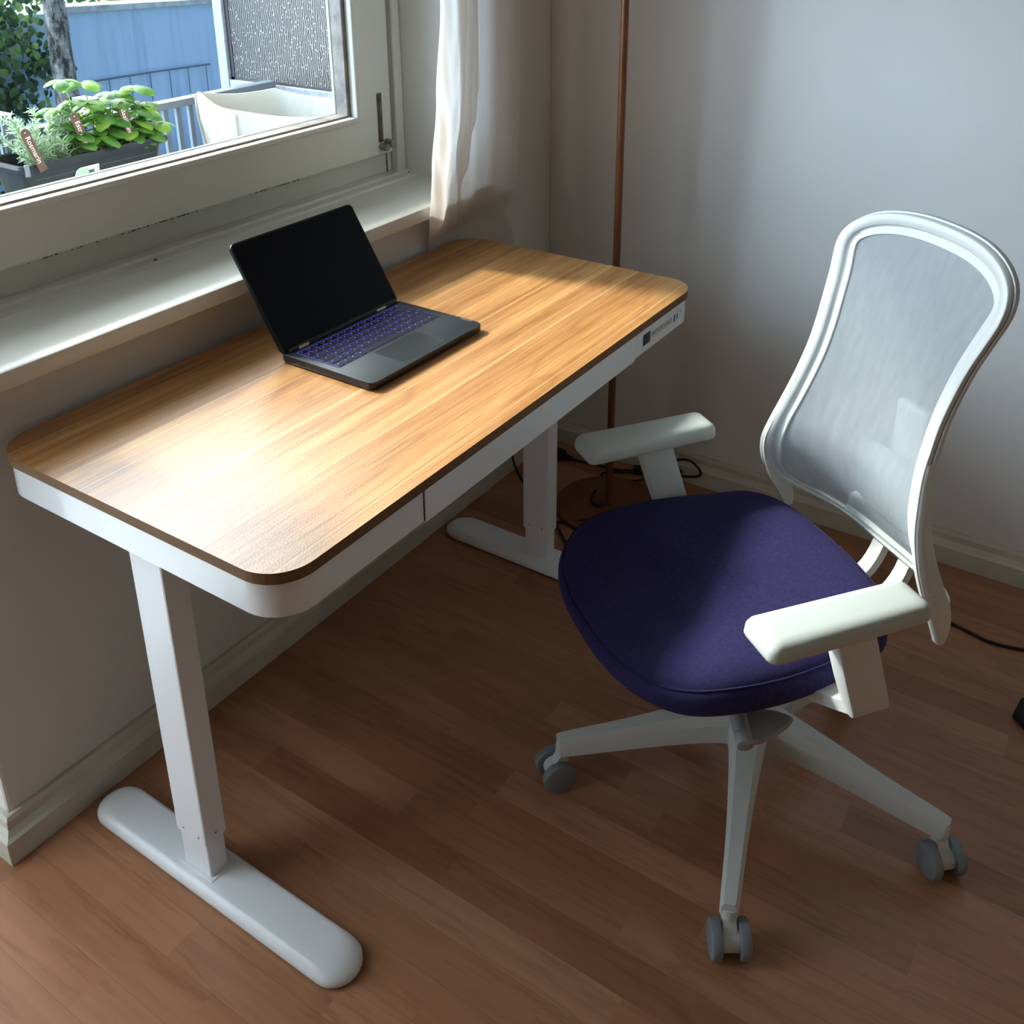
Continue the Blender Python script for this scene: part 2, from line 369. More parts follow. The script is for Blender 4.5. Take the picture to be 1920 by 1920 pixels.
for i in range(26):
    z = .86+random.random()*.16; s_ = random.uniform(.0012, .003)
    box(bm, 1.188+random.gauss(0, .0015)-s_, 1.188+s_, .7985+.026, .825, z, z+s_*3)
box(bm, 1.187, 1.190, .822, .8248, .86, 1.99)
obj('paint_chips', bm, m_lac_dirty, win)
bm = bmesh.new(); box(bm, 1.205, 1.234, .80, .826, .858, 2.04, bev=.006, seg=3); obj('frame_moulding', bm, m_lac, win)
# sill board with stepped back strips and rounded front
bm = bmesh.new()
prof = [(.93, .828), (.576, .828), (.5725, .8295), (.5715, .833), (.5715, .852), (.5735, .8565), (.578, .8585), (.600, .8585), (.765, .8585), (.768, .864), (.792, .864), (.795, .869), (.826, .869), (.93, .869)]
sweep(bm, [Vector((x, 0, 0)) for x in (-.165, 1.236)], [(-(y), z) for y, z in prof], upv=Vector((0, 0, 1)))
sill = obj('window_sill', bm, m_lac, win, smooth=40)
bm = bmesh.new(); box(bm, 1.236, 1.27, .574, .62, .828, .8575, bev=.002); obj('sill_end', bm, m_lac, sill)
bm = bmesh.new()
for x, y, s_ in ((.46, .775, .003), (1.216, .80, .0035), (1.224, .786, .002), (1.20, .812, .003)): cyl(bm, (x, y, .862), (x, y, .8655), s_, n=8)
obj('sill_specks', bm, m_dark, sill)
# balcony door left of the parapet (outside the frame) and an added sheer that diffuses its sun
dr = sempty('door_1'); bm = bmesh.new(); frame_ring(bm, -1.1, px0, 0.0, 2.2, .09, .83, .90); obj('door_frame', bm, m_lac, dr)
obj('door_pane', B(-1.01, -.207, .86, .865, .09, 2.11), m_glass, dr)
def drape(x0, x1, y, z0, z1, amp, waves, nx=80, nz=30, fn=None):
    bm = bmesh.new(); G = []
    for j in range(nz+1):
        z = z0+(z1-z0)*j/nz; r_ = []
        for i in range(nx+1):
            u = i/nx; x = x0+(x1-x0)*u; yy = y+amp*math.sin(u*waves*2*PI)+amp*.3*math.sin(u*waves*4.7*PI+z)
            r_.append(bm.verts.new((x, yy, z)))
        G.append(r_)
    for a, b in zip(G, G[1:]):
        for i in range(nx): bm.faces.new((a[i], a[i+1], b[i+1], b[i]))
    return bm
sc = obj('sun_diffusing_sheer', drape(-1.12, -.16, .74, .02, 2.3, .02, 9), m_diffuser, smooth=180)  # added out of view to soften the sun through the door
tag(sc, 'unseen sheer white sheet added before the balcony door to diffuse the sun', 'curtain')

# ------------------------------------------------------------------ outdoors
def mk_bluewall():  # blue skylight on a shaded white wall is put into the colour
    m = MT('skylit_garden_wall', (.30, .44, .62), .8); v = m.obj()
    st = m.noise(v, 5, 4, .7, (1, 1, .05)); sp = m.noise(v, 30, 3, .6)
    c = m.ramp(st, [(.35, (.36, .50, .68)), (.5, (.46, .61, .80)), (.75, (.49, .64, .83))])
    c = m.mix(m.ramp(sp, [(.70, (0, 0, 0)), (.78, (.5, .5, .5))]), c, (.20, .28, .38)); m.l(c, m.b.inputs['Base Color']); m.bump(sp, .2, .01); return m.m
m_gw = mk_bluewall()
struct(obj('ground', B(-8, 16, .95, 16, -3.2, -3.0), varied('ground_green', (.08, .11, .05), (.2, .22, .14), 6, .9)))
bm = bmesh.new(); prism(bm, [(2.4, -3), (5.99, -3), (5.985, .56), (2.4, .70)], 7.0, 7.25, axis='y'); gwall = struct(obj('wall_garden', bm, m_gw))
bm = bmesh.new(); prism(bm, [(4.3, .62), (6.0, .565), (6.0, .61), (4.3, .675)], 6.95, 7.30, bev=.005, axis='y'); obj('wall_coping', bm, varied('weathered_concrete', (.35, .37, .35), (.6, .63, .62), 12, .8), gwall)
struct(obj('wall_neighbour', B(5.9, 12, 7.6, 7.8, -3, 4), MT('lavender_render', (.44, .45, .58), .8).m))
bm = bmesh.new()
tube(bm, [(4.55, 6.97, .05), (5.2, 6.97, .045), (5.85, 6.97, .03)], .008, 6, 2)
for i in range(6): x = 4.75+i*.21; tube(bm, [(x, 6.97, .04), (x, 6.975, -.2-.05*(i % 2))], .004, 5, 1)
tag(obj('wire_guard', bm, MT('wire_grey', (.12, .15, .2), .6).m), 'thin grey wire line fixed along the blue garden wall', 'wire')
# birch
def mk_birch():
    m = MT('birch_bark', rough=.85); v = m.obj(); n = m.noise(v, 14, 5, .7, (1, 1, .35)); n2 = m.noise(v, 40, 3, .6, (.35, .35, 1))
    c = m.ramp(n, [(.44, (.05, .042, .038)), (.52, (.28, .26, .24)), (.68, (.55, .55, .55))])
    m.l(m.mix(.5, c, m.ramp(n2, [(.4, (.45, .43, .4)), (.6, (1, 1, 1))]), 'MULTIPLY'), m.b.inputs['Base Color']); m.bump(n, .8, .03); return m.m
bt = thing('birch_tree', 'birch with mottled white and grey trunk beside the blue garden wall', 'tree', (3.8, 6.2, -3))
P = [Vector((.15, 0, 0)), Vector((.09, 0, 1.4)), Vector((.05, 0, 2.6)), Vector((.04, 0, 3.15)), Vector((.055, 0, 3.8)), Vector((.10, .05, 5.0)), Vector((.2, .1, 6.6))]
bm = bmesh.new(); pp = catmull(P, 8); sweep(bm, pp, circ(1, 20), scale=[.10-.035*i/len(pp)+.004*math.sin(i*1.7) for i in range(len(pp))], upv=Vector((0, 1, 0)))
obj('trunk', bm, mk_birch(), bt, smooth=180)
def leafcard(bm, c, n, ax, L, W, fold=.15, bend=.2, mi=0):
    """pointed leaf: centre base c, normal n, axis ax"""
    ax = ax.normalized(); s_ = n.cross(ax); s_ = s_.normalized() if s_.length > 1e-4 else Vector((1, 0, 0)); n = ax.cross(s_).normalized()
    prof = [(0, .0), (.22, .75), (.5, 1.0), (.78, .62), (1, 0)]
    mid = []; le = []; ri = []
    for t, w_ in prof:
        p = c+ax*L*t-n*bend*L*t*t
        mid.append(bm.verts.new(p))
        if 0 < t < 1:
            le.append(bm.verts.new(p+s_*W*.5*w_+n*fold*W*w_)); ri.append(bm.verts.new(p-s_*W*.5*w_+n*fold*W*w_))
    f = []
    f.append(bm.faces.new((mid[0], mid[1], le[0]))); f.append(bm.faces.new((mid[0], ri[0], mid[1])))
    for k in range(2):
        f.append(bm.faces.new((mid[k+1], mid[k+2], le[k+1], le[k]))); f.append(bm.faces.new((mid[k+1], ri[k], ri[k+1], mid[k+2])))
    f.append(bm.faces.new((mid[3], mid[4], le[2]))); f.append(bm.faces.new((mid[3], ri[2], mid[4])))
    for x in f: x.smooth = True; x.material_index = mi
def mk_leaf(name, c1, c2, tl=.5, scale=9):
    m = MT(name, c1, .45); v = m.obj(); n = m.noise(v, scale, 2); c = m.ramp(n, [(.35, c1), (.65, c2)]); m.l(c, m.b.inputs['Base Color'])
    t = m.n('ShaderNodeBsdfTranslucent', {'Color': c}); mx = m.n('ShaderNodeMixShader', {0: tl, 1: m.b.outputs[0], 2: t.outputs[0]}); m.l(mx.outputs[0], m.out.inputs[0]); return m.m
random.seed(11)
def rv(): return Vector((random.gauss(0, 1), random.gauss(0, 1), random.gauss(0, 1))).normalized()
m_ivy = mk_leaf('ivy_green', (.04, .10, .03), (.22, .36, .10), .3, 3); m_ivy2 = mk_leaf('ivy_dark', (.02, .05, .025), (.07, .13, .06), .2, 3)
bm = bmesh.new(); cnt = 0
while cnt < 3800:
    z = random.uniform(-1.0, 1.6); x = random.uniform(2.6, 4.35)
    edge = 4.22+.12*math.sin(z*5)-max(0, .35-z)*.35
    if z < -.15: edge = 3.75
    if x > edge or (x > edge-.25 and random.random() < .6): continue
    cnt += 1; d = random.random()**2*.22
    n = (rv()+Vector((0, -1.5, .6))).normalized(); leafcard(bm, Vector((x, 6.93-d, z)), n, (rv()*.7+Vector((0, -.1, -1))), random.uniform(.04, .085), random.uniform(.04, .075), mi=0 if random.random() < .55 else 1)
tag(obj('ivy', bm, (m_ivy, m_ivy2)), 'dark green ivy climbing over the garden wall left of the birch', 'ivy')
bm = bmesh.new()
for i in range(900):
    x = random.uniform(4.7, 6.3); z = -1.12+random.random()**1.5*.48; leafcard(bm, Vector((x, 6.6+random.uniform(-.2, .2), z)), (rv()+Vector((0, -1, 1))).normalized(), rv()+Vector((0, 0, -.5)), .07, .06, mi=random.choice((0, 1)))
tag(obj('ground_ivy', bm, (m_ivy, m_ivy2)), 'low green ivy growing at the foot of the garden wall behind the railing', 'ivy')
bm = bmesh.new()
for i in range(500):
    x = random.uniform(4.2, 6.0); leafcard(bm, Vector((x, 7.5+random.uniform(-.04, .0)-.02, .35+random.random()*.75*(1.0 if x < 5.2 else .4))), (rv()+Vector((0, -1, 1))).normalized(), rv()+Vector((0, 0, -.5)), .09, .08, mi=random.choice((0, 1)))
tag(obj('shrub', bm, (m_ivy, m_ivy2)), 'green shrub tops rising behind the coping of the garden wall', 'shrub')

# balcony
struct(obj('balcony_floor', B(-1.8, 2.0, .95, 1.90, -.18, -.04), varied('balcony_concrete', (.35, .35, .34), (.45, .45, .44), 12, .8)))
struct(obj('sky_blocking_slab', B(-1.8, 2.0, .96, 1.85, 2.68, 2.85), varied('slab_render', (.55, .54, .52), (.6, .59, .57), 5, .8)))  # unseen slab above the balcony, added to cut off the high sky
m_rail = MT('grey_painted_metal', (.13, .155, .19), .4).m
rl = thing('balcony_railing', 'grey metal balcony railing with flat handrail and square bars', 'railing', (.1, 1.82, -.04))
obj('handrail', B(-1.9, 1.67, -.022, .022, .935, .958, bev=.003), m_rail, rl)
obj('bottom_rail', B(-1.9, 1.67, -.012, .012, .08, .10, bev=.002), m_rail, rl)
for i in range(66):
    x = 1.16-.0475*2 + .0475*i-2.5
    if x < -1.85 or x > 1.64: continue
    obj('bar', B(x-.008, x+.008, -.006, .006, .10, .936), m_rail, rl)
# privacy screen, wired glass in a steel frame
def mk_ribglass():
    m = MT('ribbed_glass', (.16, .165, .16), .18, spec=.8); v = m.obj()
    r1 = m.n('ShaderNodeTexWave', {'Vector': v, 'Scale': 34.0, 'Distortion': 5.0, 'Detail': 2.0, 'Detail Scale': 1.2}, bands_direction='Y').outputs[1]
    mpn = m.n('ShaderNodeMapping', {'Vector': v}); mpn.inputs['Scale'].default_value = (1, 1, .8)
    vo = m.n('ShaderNodeTexVoronoi', {'Vector': mpn.outputs[0], 'Scale': 95.0}).outputs[0]
    spark = m.ramp(vo, [(.14, (1, 1, 1)), (.26, (0, 0, 0))]); big = m.noise(v, 22, 2); sp = m.math('MULTIPLY', spark, m.math('GREATER_THAN', big, .44))  # glints of light on the glass, painted as white dots in its colour
    c = m.mix(r1, (.05, .045, .042), (.30, .28, .265)); c = m.mix(sp, c, (.85, .88, .9)); m.l(c, m.b.inputs['Base Color'])
    m.bump(m.math('ADD', r1, spark), .6, .004)
    t = m.n('ShaderNodeBsdfTranslucent', {'Color': c}); mx = m.n('ShaderNodeMixShader', {0: .4, 1: m.b.outputs[0], 2: t.outputs[0]}); m.l(mx.outputs[0], m.out.inputs[0]); return m.m
ps = thing('privacy_screen', 'balcony privacy screen of ribbed obscured glass in a pale steel frame', 'screen', (1.8, .95, -.04))
m_fr = varied('rain_spotted_frame', (.20, .21, .25), (.32, .33, .38), 60, .45)
bm = bmesh.new(); box(bm, -.02, .02, 1.09, 1.135, 0, 2.3, bev=.003); box(bm, -.02, .02, .0, .04, 0, 2.3, bev=.003); box(bm, -.018, .018, .04, 1.09, .895, .94, bev=.003); box(bm, -.018, .018, .04, 1.09, 2.26, 2.3); box(bm, -.018, .018, .04, 1.09, .02, .05)
obj('frame', bm, m_fr, ps)
obj('glass_panel', B(-.006, .006, .04, 1.09, .94, 2.26), mk_ribglass(), ps)
obj('lower_panel', B(-.006, .006, .04, 1.09, .05, .895), MT('panel_brown_grey', (.22, .21, .2), .4).m, ps)
bm = bmesh.new(); box(bm, -.0085, -.006, 1.072, 1.09, .94, 2.26); box(bm, -.0085, -.006, .04, 1.09, .94, .948); obj('sealing_strip', bm, MT('dark_seal', (.03, .025, .03), .6).m, ps)
# cream fabric bin
A = [(1.39, 1.745), (1.245, 1.415), (1.385, 1.08), (1.50, 1.03), (1.575, 1.25), (1.56, 1.59)]
cx, cy = 1.45, 1.38
cb = thing('fabric_planter', 'cream canvas grow bag with stitched corners on the balcony', 'planter', (cx, cy, -.04))
bm = bmesh.new(); N = len(A); ring = []
for i in range(N):
    a = Vector(A[i]); b = Vector(A[(i+1) % N])
    for k in range(6):
        t = k/6; p = a.lerp(b, t); bul = .022*math.sin(PI*t); d = (p-Vector((cx, cy))).normalized(); ring.append((p+d*bul*.3-Vector((cx, cy)), math.sin(PI*t)))
rows = []
lv = [(.60, .55, -.02), (.66, .80, 0), (.80, .93, .0), (.90, .99, 0), (.965, 1.0, 0), (.985, .985, 0), (.985, .95, 0), (.965, .925, 0), (.86, .90, 0), (.66, .74, 0)]
for z, s_, _ in lv: rows.append([bm.verts.new((p.x*s_, p.y*s_, z+.0+(-.012*q if z > .85 else 0)+.01*random.uniform(-1, 1)*(z < .9))) for p, q in ring])
m_ = len(ring)
for a, b in zip(rows, rows[1:]):
    for j in range(m_): bm.faces.new((a[j], a[(j+1) % m_], b[(j+1) % m_], b[j]))
bm.faces.new(rows[0][::-1]); bm.faces.new(rows[-1]); obj('fabric_wall', bm, m_cream, cb, smooth=60)
for i in range(N):
    bm = bmesh.new(); a = Vector(A[i])-Vector((cx, cy)); tube(bm, [(a.x*1.005, a.y*1.005, .975), (a.x*1.0, a.y*1.0, .90), (a.x*.94, a.y*.94, .80), (a.x*.82, a.y*.82, .67)], .0045, 6, 3); obj('seam', bm, m_cream, cb, smooth=180)
bm = bmesh.new()
for i in range(3): a = i*2*PI/3; tube(bm, [(.1*math.cos(a), .1*math.sin(a), .62), (.14*math.cos(a), .14*math.sin(a), 0)], .012, 8, 1)
cyl(bm, (0, 0, .595), (0, 0, .615), .16, n=24); obj('stand', bm, m_rail, cb)

# herb planter on the railing
pl = thing('herb_planter', 'long dark grey plastic planter hung on the balcony railing with herbs', 'planter', (.93, 1.68, .70))
m_pl = varied('grey_plastic', (.014, .017, .020), (.019, .023, .027), 20, .5, spec=.25)
bm = bmesh.new()
def plring(sx, sy, z, r=.02): return [bm.verts.new((x, y, z)) for x, y in rrect(-sx, sx, -sy, sy, r, 4)]
R_ = [plring(.185, .055, 0), plring(.208, .074, .155), plring(.225, .088, .157), plring(.228, .091, .168), plring(.224, .087, .176), plring(.212, .077, .174), plring(.208, .074, .15), plring(.20, .066, .125)]
for a, b in zip(R_, R_[1:]):
    for j in range(len(a)): bm.faces.new((a[j], a[(j+1) % len(a)], b[(j+1) % len(a)], b[j]))
bm.faces.new(R_[0][::-1]); bm.faces.new(R_[-1]); obj('box', bm, m_pl, pl, smooth=35)
bm = bmesh.new()
for z in (.03, .055, .085, .11, .132): y = -.055-.019*z/.155; box(bm, -.18, .18, y-.0008, y+.0015, z, z+.0012)
obj('ridges', bm, MT('grey_plastic_ridge', (.05, .062, .07), .4).m, pl)
bm = bmesh.new(); box(bm, -.216, -.204, -.093, -.086, .150, .181, bev=.002); obj('clip', bm, MT('light_grey_clip', (.13, .15, .17), .4).m, pl)
for x in (-.15, .11): bm = bmesh.new(); box(bm, x, x+.04, .090, .098, .12, .27); box(bm, x, x+.04, .090, .175, .264, .272); box(bm, x, x+.04, .167, .175, .22, .272); obj('hanger', bm, m_rail, pl)
bm = bmesh.new(); n_ = 30; G = [[bm.verts.new((-.20+.40*i/n_, -.066+.132*j/8, .128+random.uniform(-.004, .006))) for i in range(n_+1)] for j in range(9)]
for a, b in zip(G, G[1:]):
    for i in range(n_): bm.faces.new((a[i], a[i+1], b[i+1], b[i]))
obj('soil', bm, varied('dark_soil', (.012, .009, .007), (.04, .03, .022), 90, .95), pl)
# paper label on its front: rounded left end, green left half, dark picture, bar marks
th = math.atan2(.019, .155)
Ml = Matrix.Translation((-.0, -.0755+.0045, .088)) @ Matrix.Rotation(PI/2, 4, 'X') @ Matrix.Rotation(th, 4, 'X')
pts = [(.036, -.021), (.036, .021)]+[(-.016+.021*math.cos(a), .021*math.sin(a)) for a in [PI/2+PI*i/12 for i in range(13)]]
Ml = Matrix.Translation((-.035, -.0715, .118)) @ Matrix.Rotation(PI/2+th, 4, 'X')
bm = bmesh.new(); prism(bm, pts, 0, .0008, M=Ml); lab = obj('paper_label', bm, MT('label_white', (.62, .68, .64), .5).m, pl)
bm = bmesh.new(); prism(bm, [(.004, -.018), (.004, .018)]+[(-.016+.018*math.cos(a), .018*math.sin(a)) for a in [PI/2+PI*i/12 for i in range(13)]], .0008, .0011, M=Ml); obj('green_field', bm, MT('label_green', (.28, .44, .30), .5).m, lab)
bm = bmesh.new()
for x, y, sx, sy in ((.008, .004, .004, .006), (.014, .003, .004, .007), (.011, -.001, .008, .004), (.020, .008, .001, .006), (.020, -.008, .001, .006), (.011, -.011, .006, .0008), (.004, -.006, .001, .003), (.0205, .0, .0015, .003)): box(bm, x-sx, x+sx, y-sy, y+sy, .0012, .0015, M=Ml)
for i in range(8): box(bm, .027, .033, -.016+i*.0042, -.0145+i*.0042, .0009, .0012, M=Ml)
obj('label_print', bm, MT('label_ink', (.06, .06, .09), .5).m, lab)
# herb plants
def cupleaf(bm, c, n, ax, L, W, mi=0):
    """broad basil leaf, domed across and drooping along"""
    ax = ax.normalized(); s_ = n.cross(ax).normalized(); n = ax.cross(s_).normalized(); nu, nv = 6, 4; G = []
    for i in range(nu+1):
        t = i/nu; w_ = W*(math.sin(PI*(t**.8*.96+.03))**.85); r_ = []
        for j in range(-nv//2, nv//2+1):
            v = j/(nv/2); r_.append(bm.verts.new(c+ax*L*math.sin(t*1.45)/1.0*.85+s_*w_*v*.9-n*(L*(1-math.cos(t*1.5))*.62+W*.42*v*v*math.sin(PI*t)-W*.10*(abs(v) > .4)*0)-n*W*.18*(v == 0)*math.sin(PI*t)))
        G.append(r_)
    for a, b in zip(G, G[1:]):
        for j in range(nv): f = bm.faces.new((a[j], a[j+1], b[j+1], b[j])); f.smooth = True; f.material_index = mi
def mk_plantmat(): return MT('stem_green', (.20, .32, .08), .6).m
m_stem = mk_plantmat(); m_bas = mk_leaf('basil_leaf', (.06, .19, .03), (.16, .34, .06), .5, 25); m_bas2 = mk_leaf('basil_leaf_pale', (.22, .42, .05), (.34, .52, .09), .6, 25)
m_ros = mk_leaf('rosemary_leaf', (.26, .38, .24), (.50, .60, .46), .3, 40)
random.seed(21)
ro = thing('rosemary', 'bushy pale green rosemary plant in the left half of the herb planter', 'plant', (.83, 1.68, .83))
sb_ = bmesh.new(); lb = bmesh.new()
for i in range(30):
    a = random.uniform(0, 2*PI); sp_ = random.uniform(.25, 1.0); hgt = random.uniform(.10, .21)*(1.15-.45*sp_); d = Vector((math.cos(a)*sp_*.105, math.sin(a)*sp_*.05, 0))
    b0 = Vector((random.uniform(-.045, .045), random.uniform(-.03, .03), -.01)); P = [b0, b0+d*.35+Vector((0, 0, hgt*.45)), b0+d*.8+Vector((0, 0, hgt*.8)), b0+d+Vector((random.gauss(0, .01), 0, hgt))]
    pp = catmull(P, 5); sweep(sb_, pp, circ(.0012, 4), upv=Vector((.2, 1, .1)))
    for k in range(2, len(pp)):
        for _ in range(6):
            t = (pp[k]-pp[k-1]).normalized(); ax = (rv()*1.0+t*.9).normalized(); leafcard(lb, pp[k-1].lerp(pp[k], random.random()), rv(), ax, random.uniform(.014, .026), .0030, .1, .1)
obj('stem', sb_, m_stem, ro); obj('foliage', lb, m_ros, ro)
ba = thing('basil', 'basil plant with large glossy leaves in the right half of the herb planter', 'plant', (1.02, 1.68, .83))
sb_ = bmesh.new(); lb = bmesh.new()
tops = [(-.115, -.01, .225), (-.035, .02, .205), (-.06, -.03, .165), (.02, -.02, .155), (.045, .03, .165), (.105, .0, .175), (.115, -.03, .13), (.075, -.04, .12), (-.02, -.045, .11), (-.09, .03, .13), (.0, .04, .13), (.135, .02, .10), (-.14, .0, .155), (.05, -.05, .075), (-.05, -.05, .07), (.09, -.05, .055), (-.125, -.04, .09), (.13, -.045, .075), (.02, .0, .10)]
for tx, ty, tz in tops:
    b0 = Vector((tx*.55+random.gauss(0, .008), ty*.5, -.01)); T = Vector((tx, ty, tz)); pp = catmull([b0, b0.lerp(T, .5)+Vector((random.gauss(0, .006), 0, .01)), T], 5)
    sweep(sb_, pp, circ(.0018, 5), upv=Vector((.2, 1, .1)))
    for lvl, (f, L) in enumerate(((1.0, .056), (.97, .034), (.74, .052), (.50, .040))):
        c = pp[min(len(pp)-1, int(f*(len(pp)-1)))]; a0 = random.uniform(0, PI)
        for q in range(4 if lvl == 0 else 3):
            a = a0+q*PI/(2 if lvl == 0 else 1.5); ax = Vector((math.cos(a), math.sin(a), .25 if lvl != 1 else .9)); LL = L*random.uniform(.85, 1.25)
            cupleaf(lb, c, Vector((0, 0, 1))+rv()*.25, ax, LL, LL*.38, mi=0 if random.random() < .7 else 1)
obj('stem', sb_, m_stem, ba); obj('foliage', lb, (m_bas, m_bas2), ba)
m_tagb = varied('rust_brown_tag', (.065, .026, .014), (.10, .042, .024), 20, .55); m_tagw = MT('tag_paint', (.75, .70, .62), .6).m
def marker(x, y, zc, rot, txt, label, L=.10):
    t = thing('plant_marker', label, 'plant marker', (x, y, zc), 0, 'plant markers in the herb planter')
    M = Matrix.Rotation(rot, 4, 'Y') @ Matrix.Rotation(math.radians(-8), 4, 'X') @ Matrix.Rotation(PI/2, 4, 'X')
    pts = [(-.011, -L), (.011, -L)]+[(.0125*math.cos(a), .0125*math.sin(a)) for a in [PI*i/10 for i in range(11)]]
    bm = bmesh.new(); prism(bm, pts, -.0012, .0012, M=M); obj('tag_plate', bm, m_tagb, t)
    bm = bmesh.new(); cyl(bm, M @ Vector((0, .003, .0012)), M @ Vector((0, .003, .0018)), .0016, n=10); obj('tag_hole', bm, m_tagw, t)
    text('tag_lettering', txt, .0185, m_tagw, t, M @ Matrix.Translation((0, -.043, .0013)) @ Matrix.Rotation(-PI/2, 4, 'Z'))
marker(.735, 1.595, .955, math.radians(-14), 'Rosmarin', 'rust brown plant marker reading Rosmarin before the rosemary')
marker(.895, 1.625, .965, math.radians(-12), 'Estragon', 'rust brown plant marker between rosemary and basil, half hidden by a leaf')
marker(1.035, 1.62, .972, math.radians(-6), 'Basilikum', 'rust brown plant marker among the basil leaves, starting with a B')

# ------------------------------------------------------------------ curtain
def curtain_panel(name, cols, zs, parent, mat, thick=0):
    """cols(u,z)->(x,y)"""
    bm = bmesh.new(); nu = 70; G = []
    for z in zs: G.append([bm.verts.new((*cols(i/nu, z), z)) for i in range(nu+1)])
    for a, b in zip(G, G[1:]):
        for i in range(nu): bm.faces.new((a[i], a[i+1], b[i+1], b[i]))
    return obj(name, bm, mat, parent, smooth=180)
cur = thing('curtain', 'white cotton curtain bunched beside the window behind the desk', 'curtain', (0, 0, 0))
def lerp(a, b, t): return a+(b-a)*max(0, min(1, t))
def itp(z, T):
    for (z0, v0), (z1, v1) in zip(T, T[1:]):
        if z <= z1: t = max(0, (z-z0)/(z1-z0)); t = t*t*(3-2*t); return v0+(v1-v0)*t
    return T[-1][1]
def front_fold(u, z):
    xl = itp(z, [(.62, 1.066), (.743, 1.069), (.83, 1.010), (.88, 1.016), (.94, 1.021), (1.09, 1.043), (1.29, 1.067), (2.3, 1.15)])
    xr = itp(z, [(.62, 1.19), (.743, 1.194), (.82, 1.128), (.876, 1.135), (.948, 1.17), (1.04, 1.207), (1.11, 1.220), (1.29, 1.225), (2.3, 1.26)])
    y = itp(z, [(.62, .612), (.745, .6085), (.83, .554), (.90, .552), (1.3, .555), (2.3, .565)]); a = itp(z, [(.745, .12), (.84, 1), (2.3, 1)])
    x = xl+(xr-xl)*u
    d = -.012*math.sin(PI*min(1, u/.42))**2-.006*math.sin(u*PI)+.004*math.sin(u*11+1.5*math.sin(z*3.1))
    d += .0022*itp(z, [(.75, .2), (.85, 1), (1.1, 1), (1.25, .2)])*math.sin(z*47+9*math.sin(u*5))*math.sin(min(1, u/.5)*PI)
    return x, y+d*a+.016*u*a
def rear_fold(u, z):
    xl = itp(z, [(.3, 1.13), (.9, 1.12), (2.3, 1.15)]); xr = itp(z, [(.3, 1.40), (.69, 1.42), (.76, 1.385), (.82, 1.365), (1.0, 1.378), (1.27, 1.385), (2.3, 1.41)])
    y = itp(z, [(.3, .606), (.745, .609), (.84, .567), (2.3, .567)]); a = itp(z, [(.3, .2), (.76, .2), (.9, 1), (2.3, 1)])
    return xl+(xr-xl)*u, y+a*(-.006*math.sin(u*7.5+.9)+.0015*math.sin(u*23))
zs = [.50+.012*i for i in range(70)]+[1.34+.05*i for i in range(20)]
curtain_panel('front_fold', front_fold, [z for z in zs if z >= .62], cur, m_curt)
rf = curtain_panel('rear_fold', rear_fold, zs, cur, m_curt)
bm = bmesh.new(); cyl(bm, (-.9, .585, 2.33), (1.6, .585, 2.33), .012, n=16); obj('curtain_rod', bm, m_white, cur)

# ------------------------------------------------------------------ desk
dk = thing('standing_desk', 'white standing desk with light oak top below the window', 'desk', (0, 0, 0))
DT = .74
r_ = .062
bm = bmesh.new(); prism(bm, rrect(0, 1.2, 0, .6, r_, 12), .7235, DT, bev=.0012, seg=2)
top = obj('tabletop', bm, [m_desk, m_edge], dk)
for p in top.data.polygons: p.material_index = 0 if p.normal.z > .9 else 1
def shell(bm, outer, inner, z0, z1):
    n = len(outer); v = [[bm.verts.new((x, y, z)) for x, y in L] for L, z in ((outer, z0), (outer, z1), (inner, z1), (inner, z0))]
    for k in range(4):
        a, b = v[k], v[(k+1) % 4]
        for j in range(n): bm.faces.new((a[j], a[(j+1) % n], b[(j+1) % n], b[j]))
bm = bmesh.new(); o1 = rrect(.0035, 1.1965, .0035, .5965, r_-.003, 12); o2 = rrect(.013, 1.187, .013, .587, r_-.012, 12); shell(bm, o1, o2, .672, .7235)
box(bm, .2, 1.0, .30, .56, .690, .7235); obj('apron', bm, m_apron, dk, smooth=30)
dw = obj('drawer', B(.2815, .9205, .0006, .012, .6700, .7232, bev=.001), m_apron, dk)
bm = bmesh.new(); box(bm, .30, .90, .012, .34, .674, .678); box(bm, .30, .305, .012, .34, .674, .715); box(bm, .895, .90, .012, .34, .674, .715); obj('drawer_tray', bm, m_white, dw)
for x in (.2795, .9208): obj('drawer_gap', B(x, x+.0017, .0028, .004, .6725, .7232), m_dark, dw)
obj('cable_bracket', B(.172, .192, .02, .05, .660, .674, bev=.001), m_white, dk)
cp = obj('control_panel', B(.923, 1.138, .0018, .0045, .6735, .7225, bev=.0008), m_apron, dk)
obj('display', B(.956, .985, .0008, .0022, .688, .711, bev=.0004), MT('display_black', (.006, .007, .006), .12).m, cp)
ink = MT('panel_ink', (.10, .11, .11), .5).m
for i, ch in enumerate('M12345'):
    x = .998+i*.0155; bm = bmesh.new(); c_ = [Vector((x+.0062*math.cos(a), .0014, .699+.0062*math.sin(a))) for a in [2*PI*k/20 for k in range(20)]]
    sweep(bm, c_, circ(.00035, 4), closed=True, upv=Vector((0, 1, 0))); b_ = obj('button_ring', bm, ink, cp)
    text('button_glyph', ch, .0085, ink, b_, Matrix.Translation((x, .0014, .699)) @ Matrix.Rotation(PI/2, 4, 'X'), .0001)
obj('usb_slot', B(1.0935, 1.0965, .001, .002, .690, .7065), m_dark, cp); obj('usb_slot', B(1.1065, 1.1085, .001, .002, .693, .7045), m_dark, cp)
bm = bmesh.new(); box(bm, 1.102, 1.124, .0014, .0019, .7085, .7088); box(bm, 1.124, 1.1243, .0014, .0019, .702, .7088); obj('panel_outline', bm, ink, cp)
m_rivet = MT('rivet_grey', (.25, .26, .28), .4).m
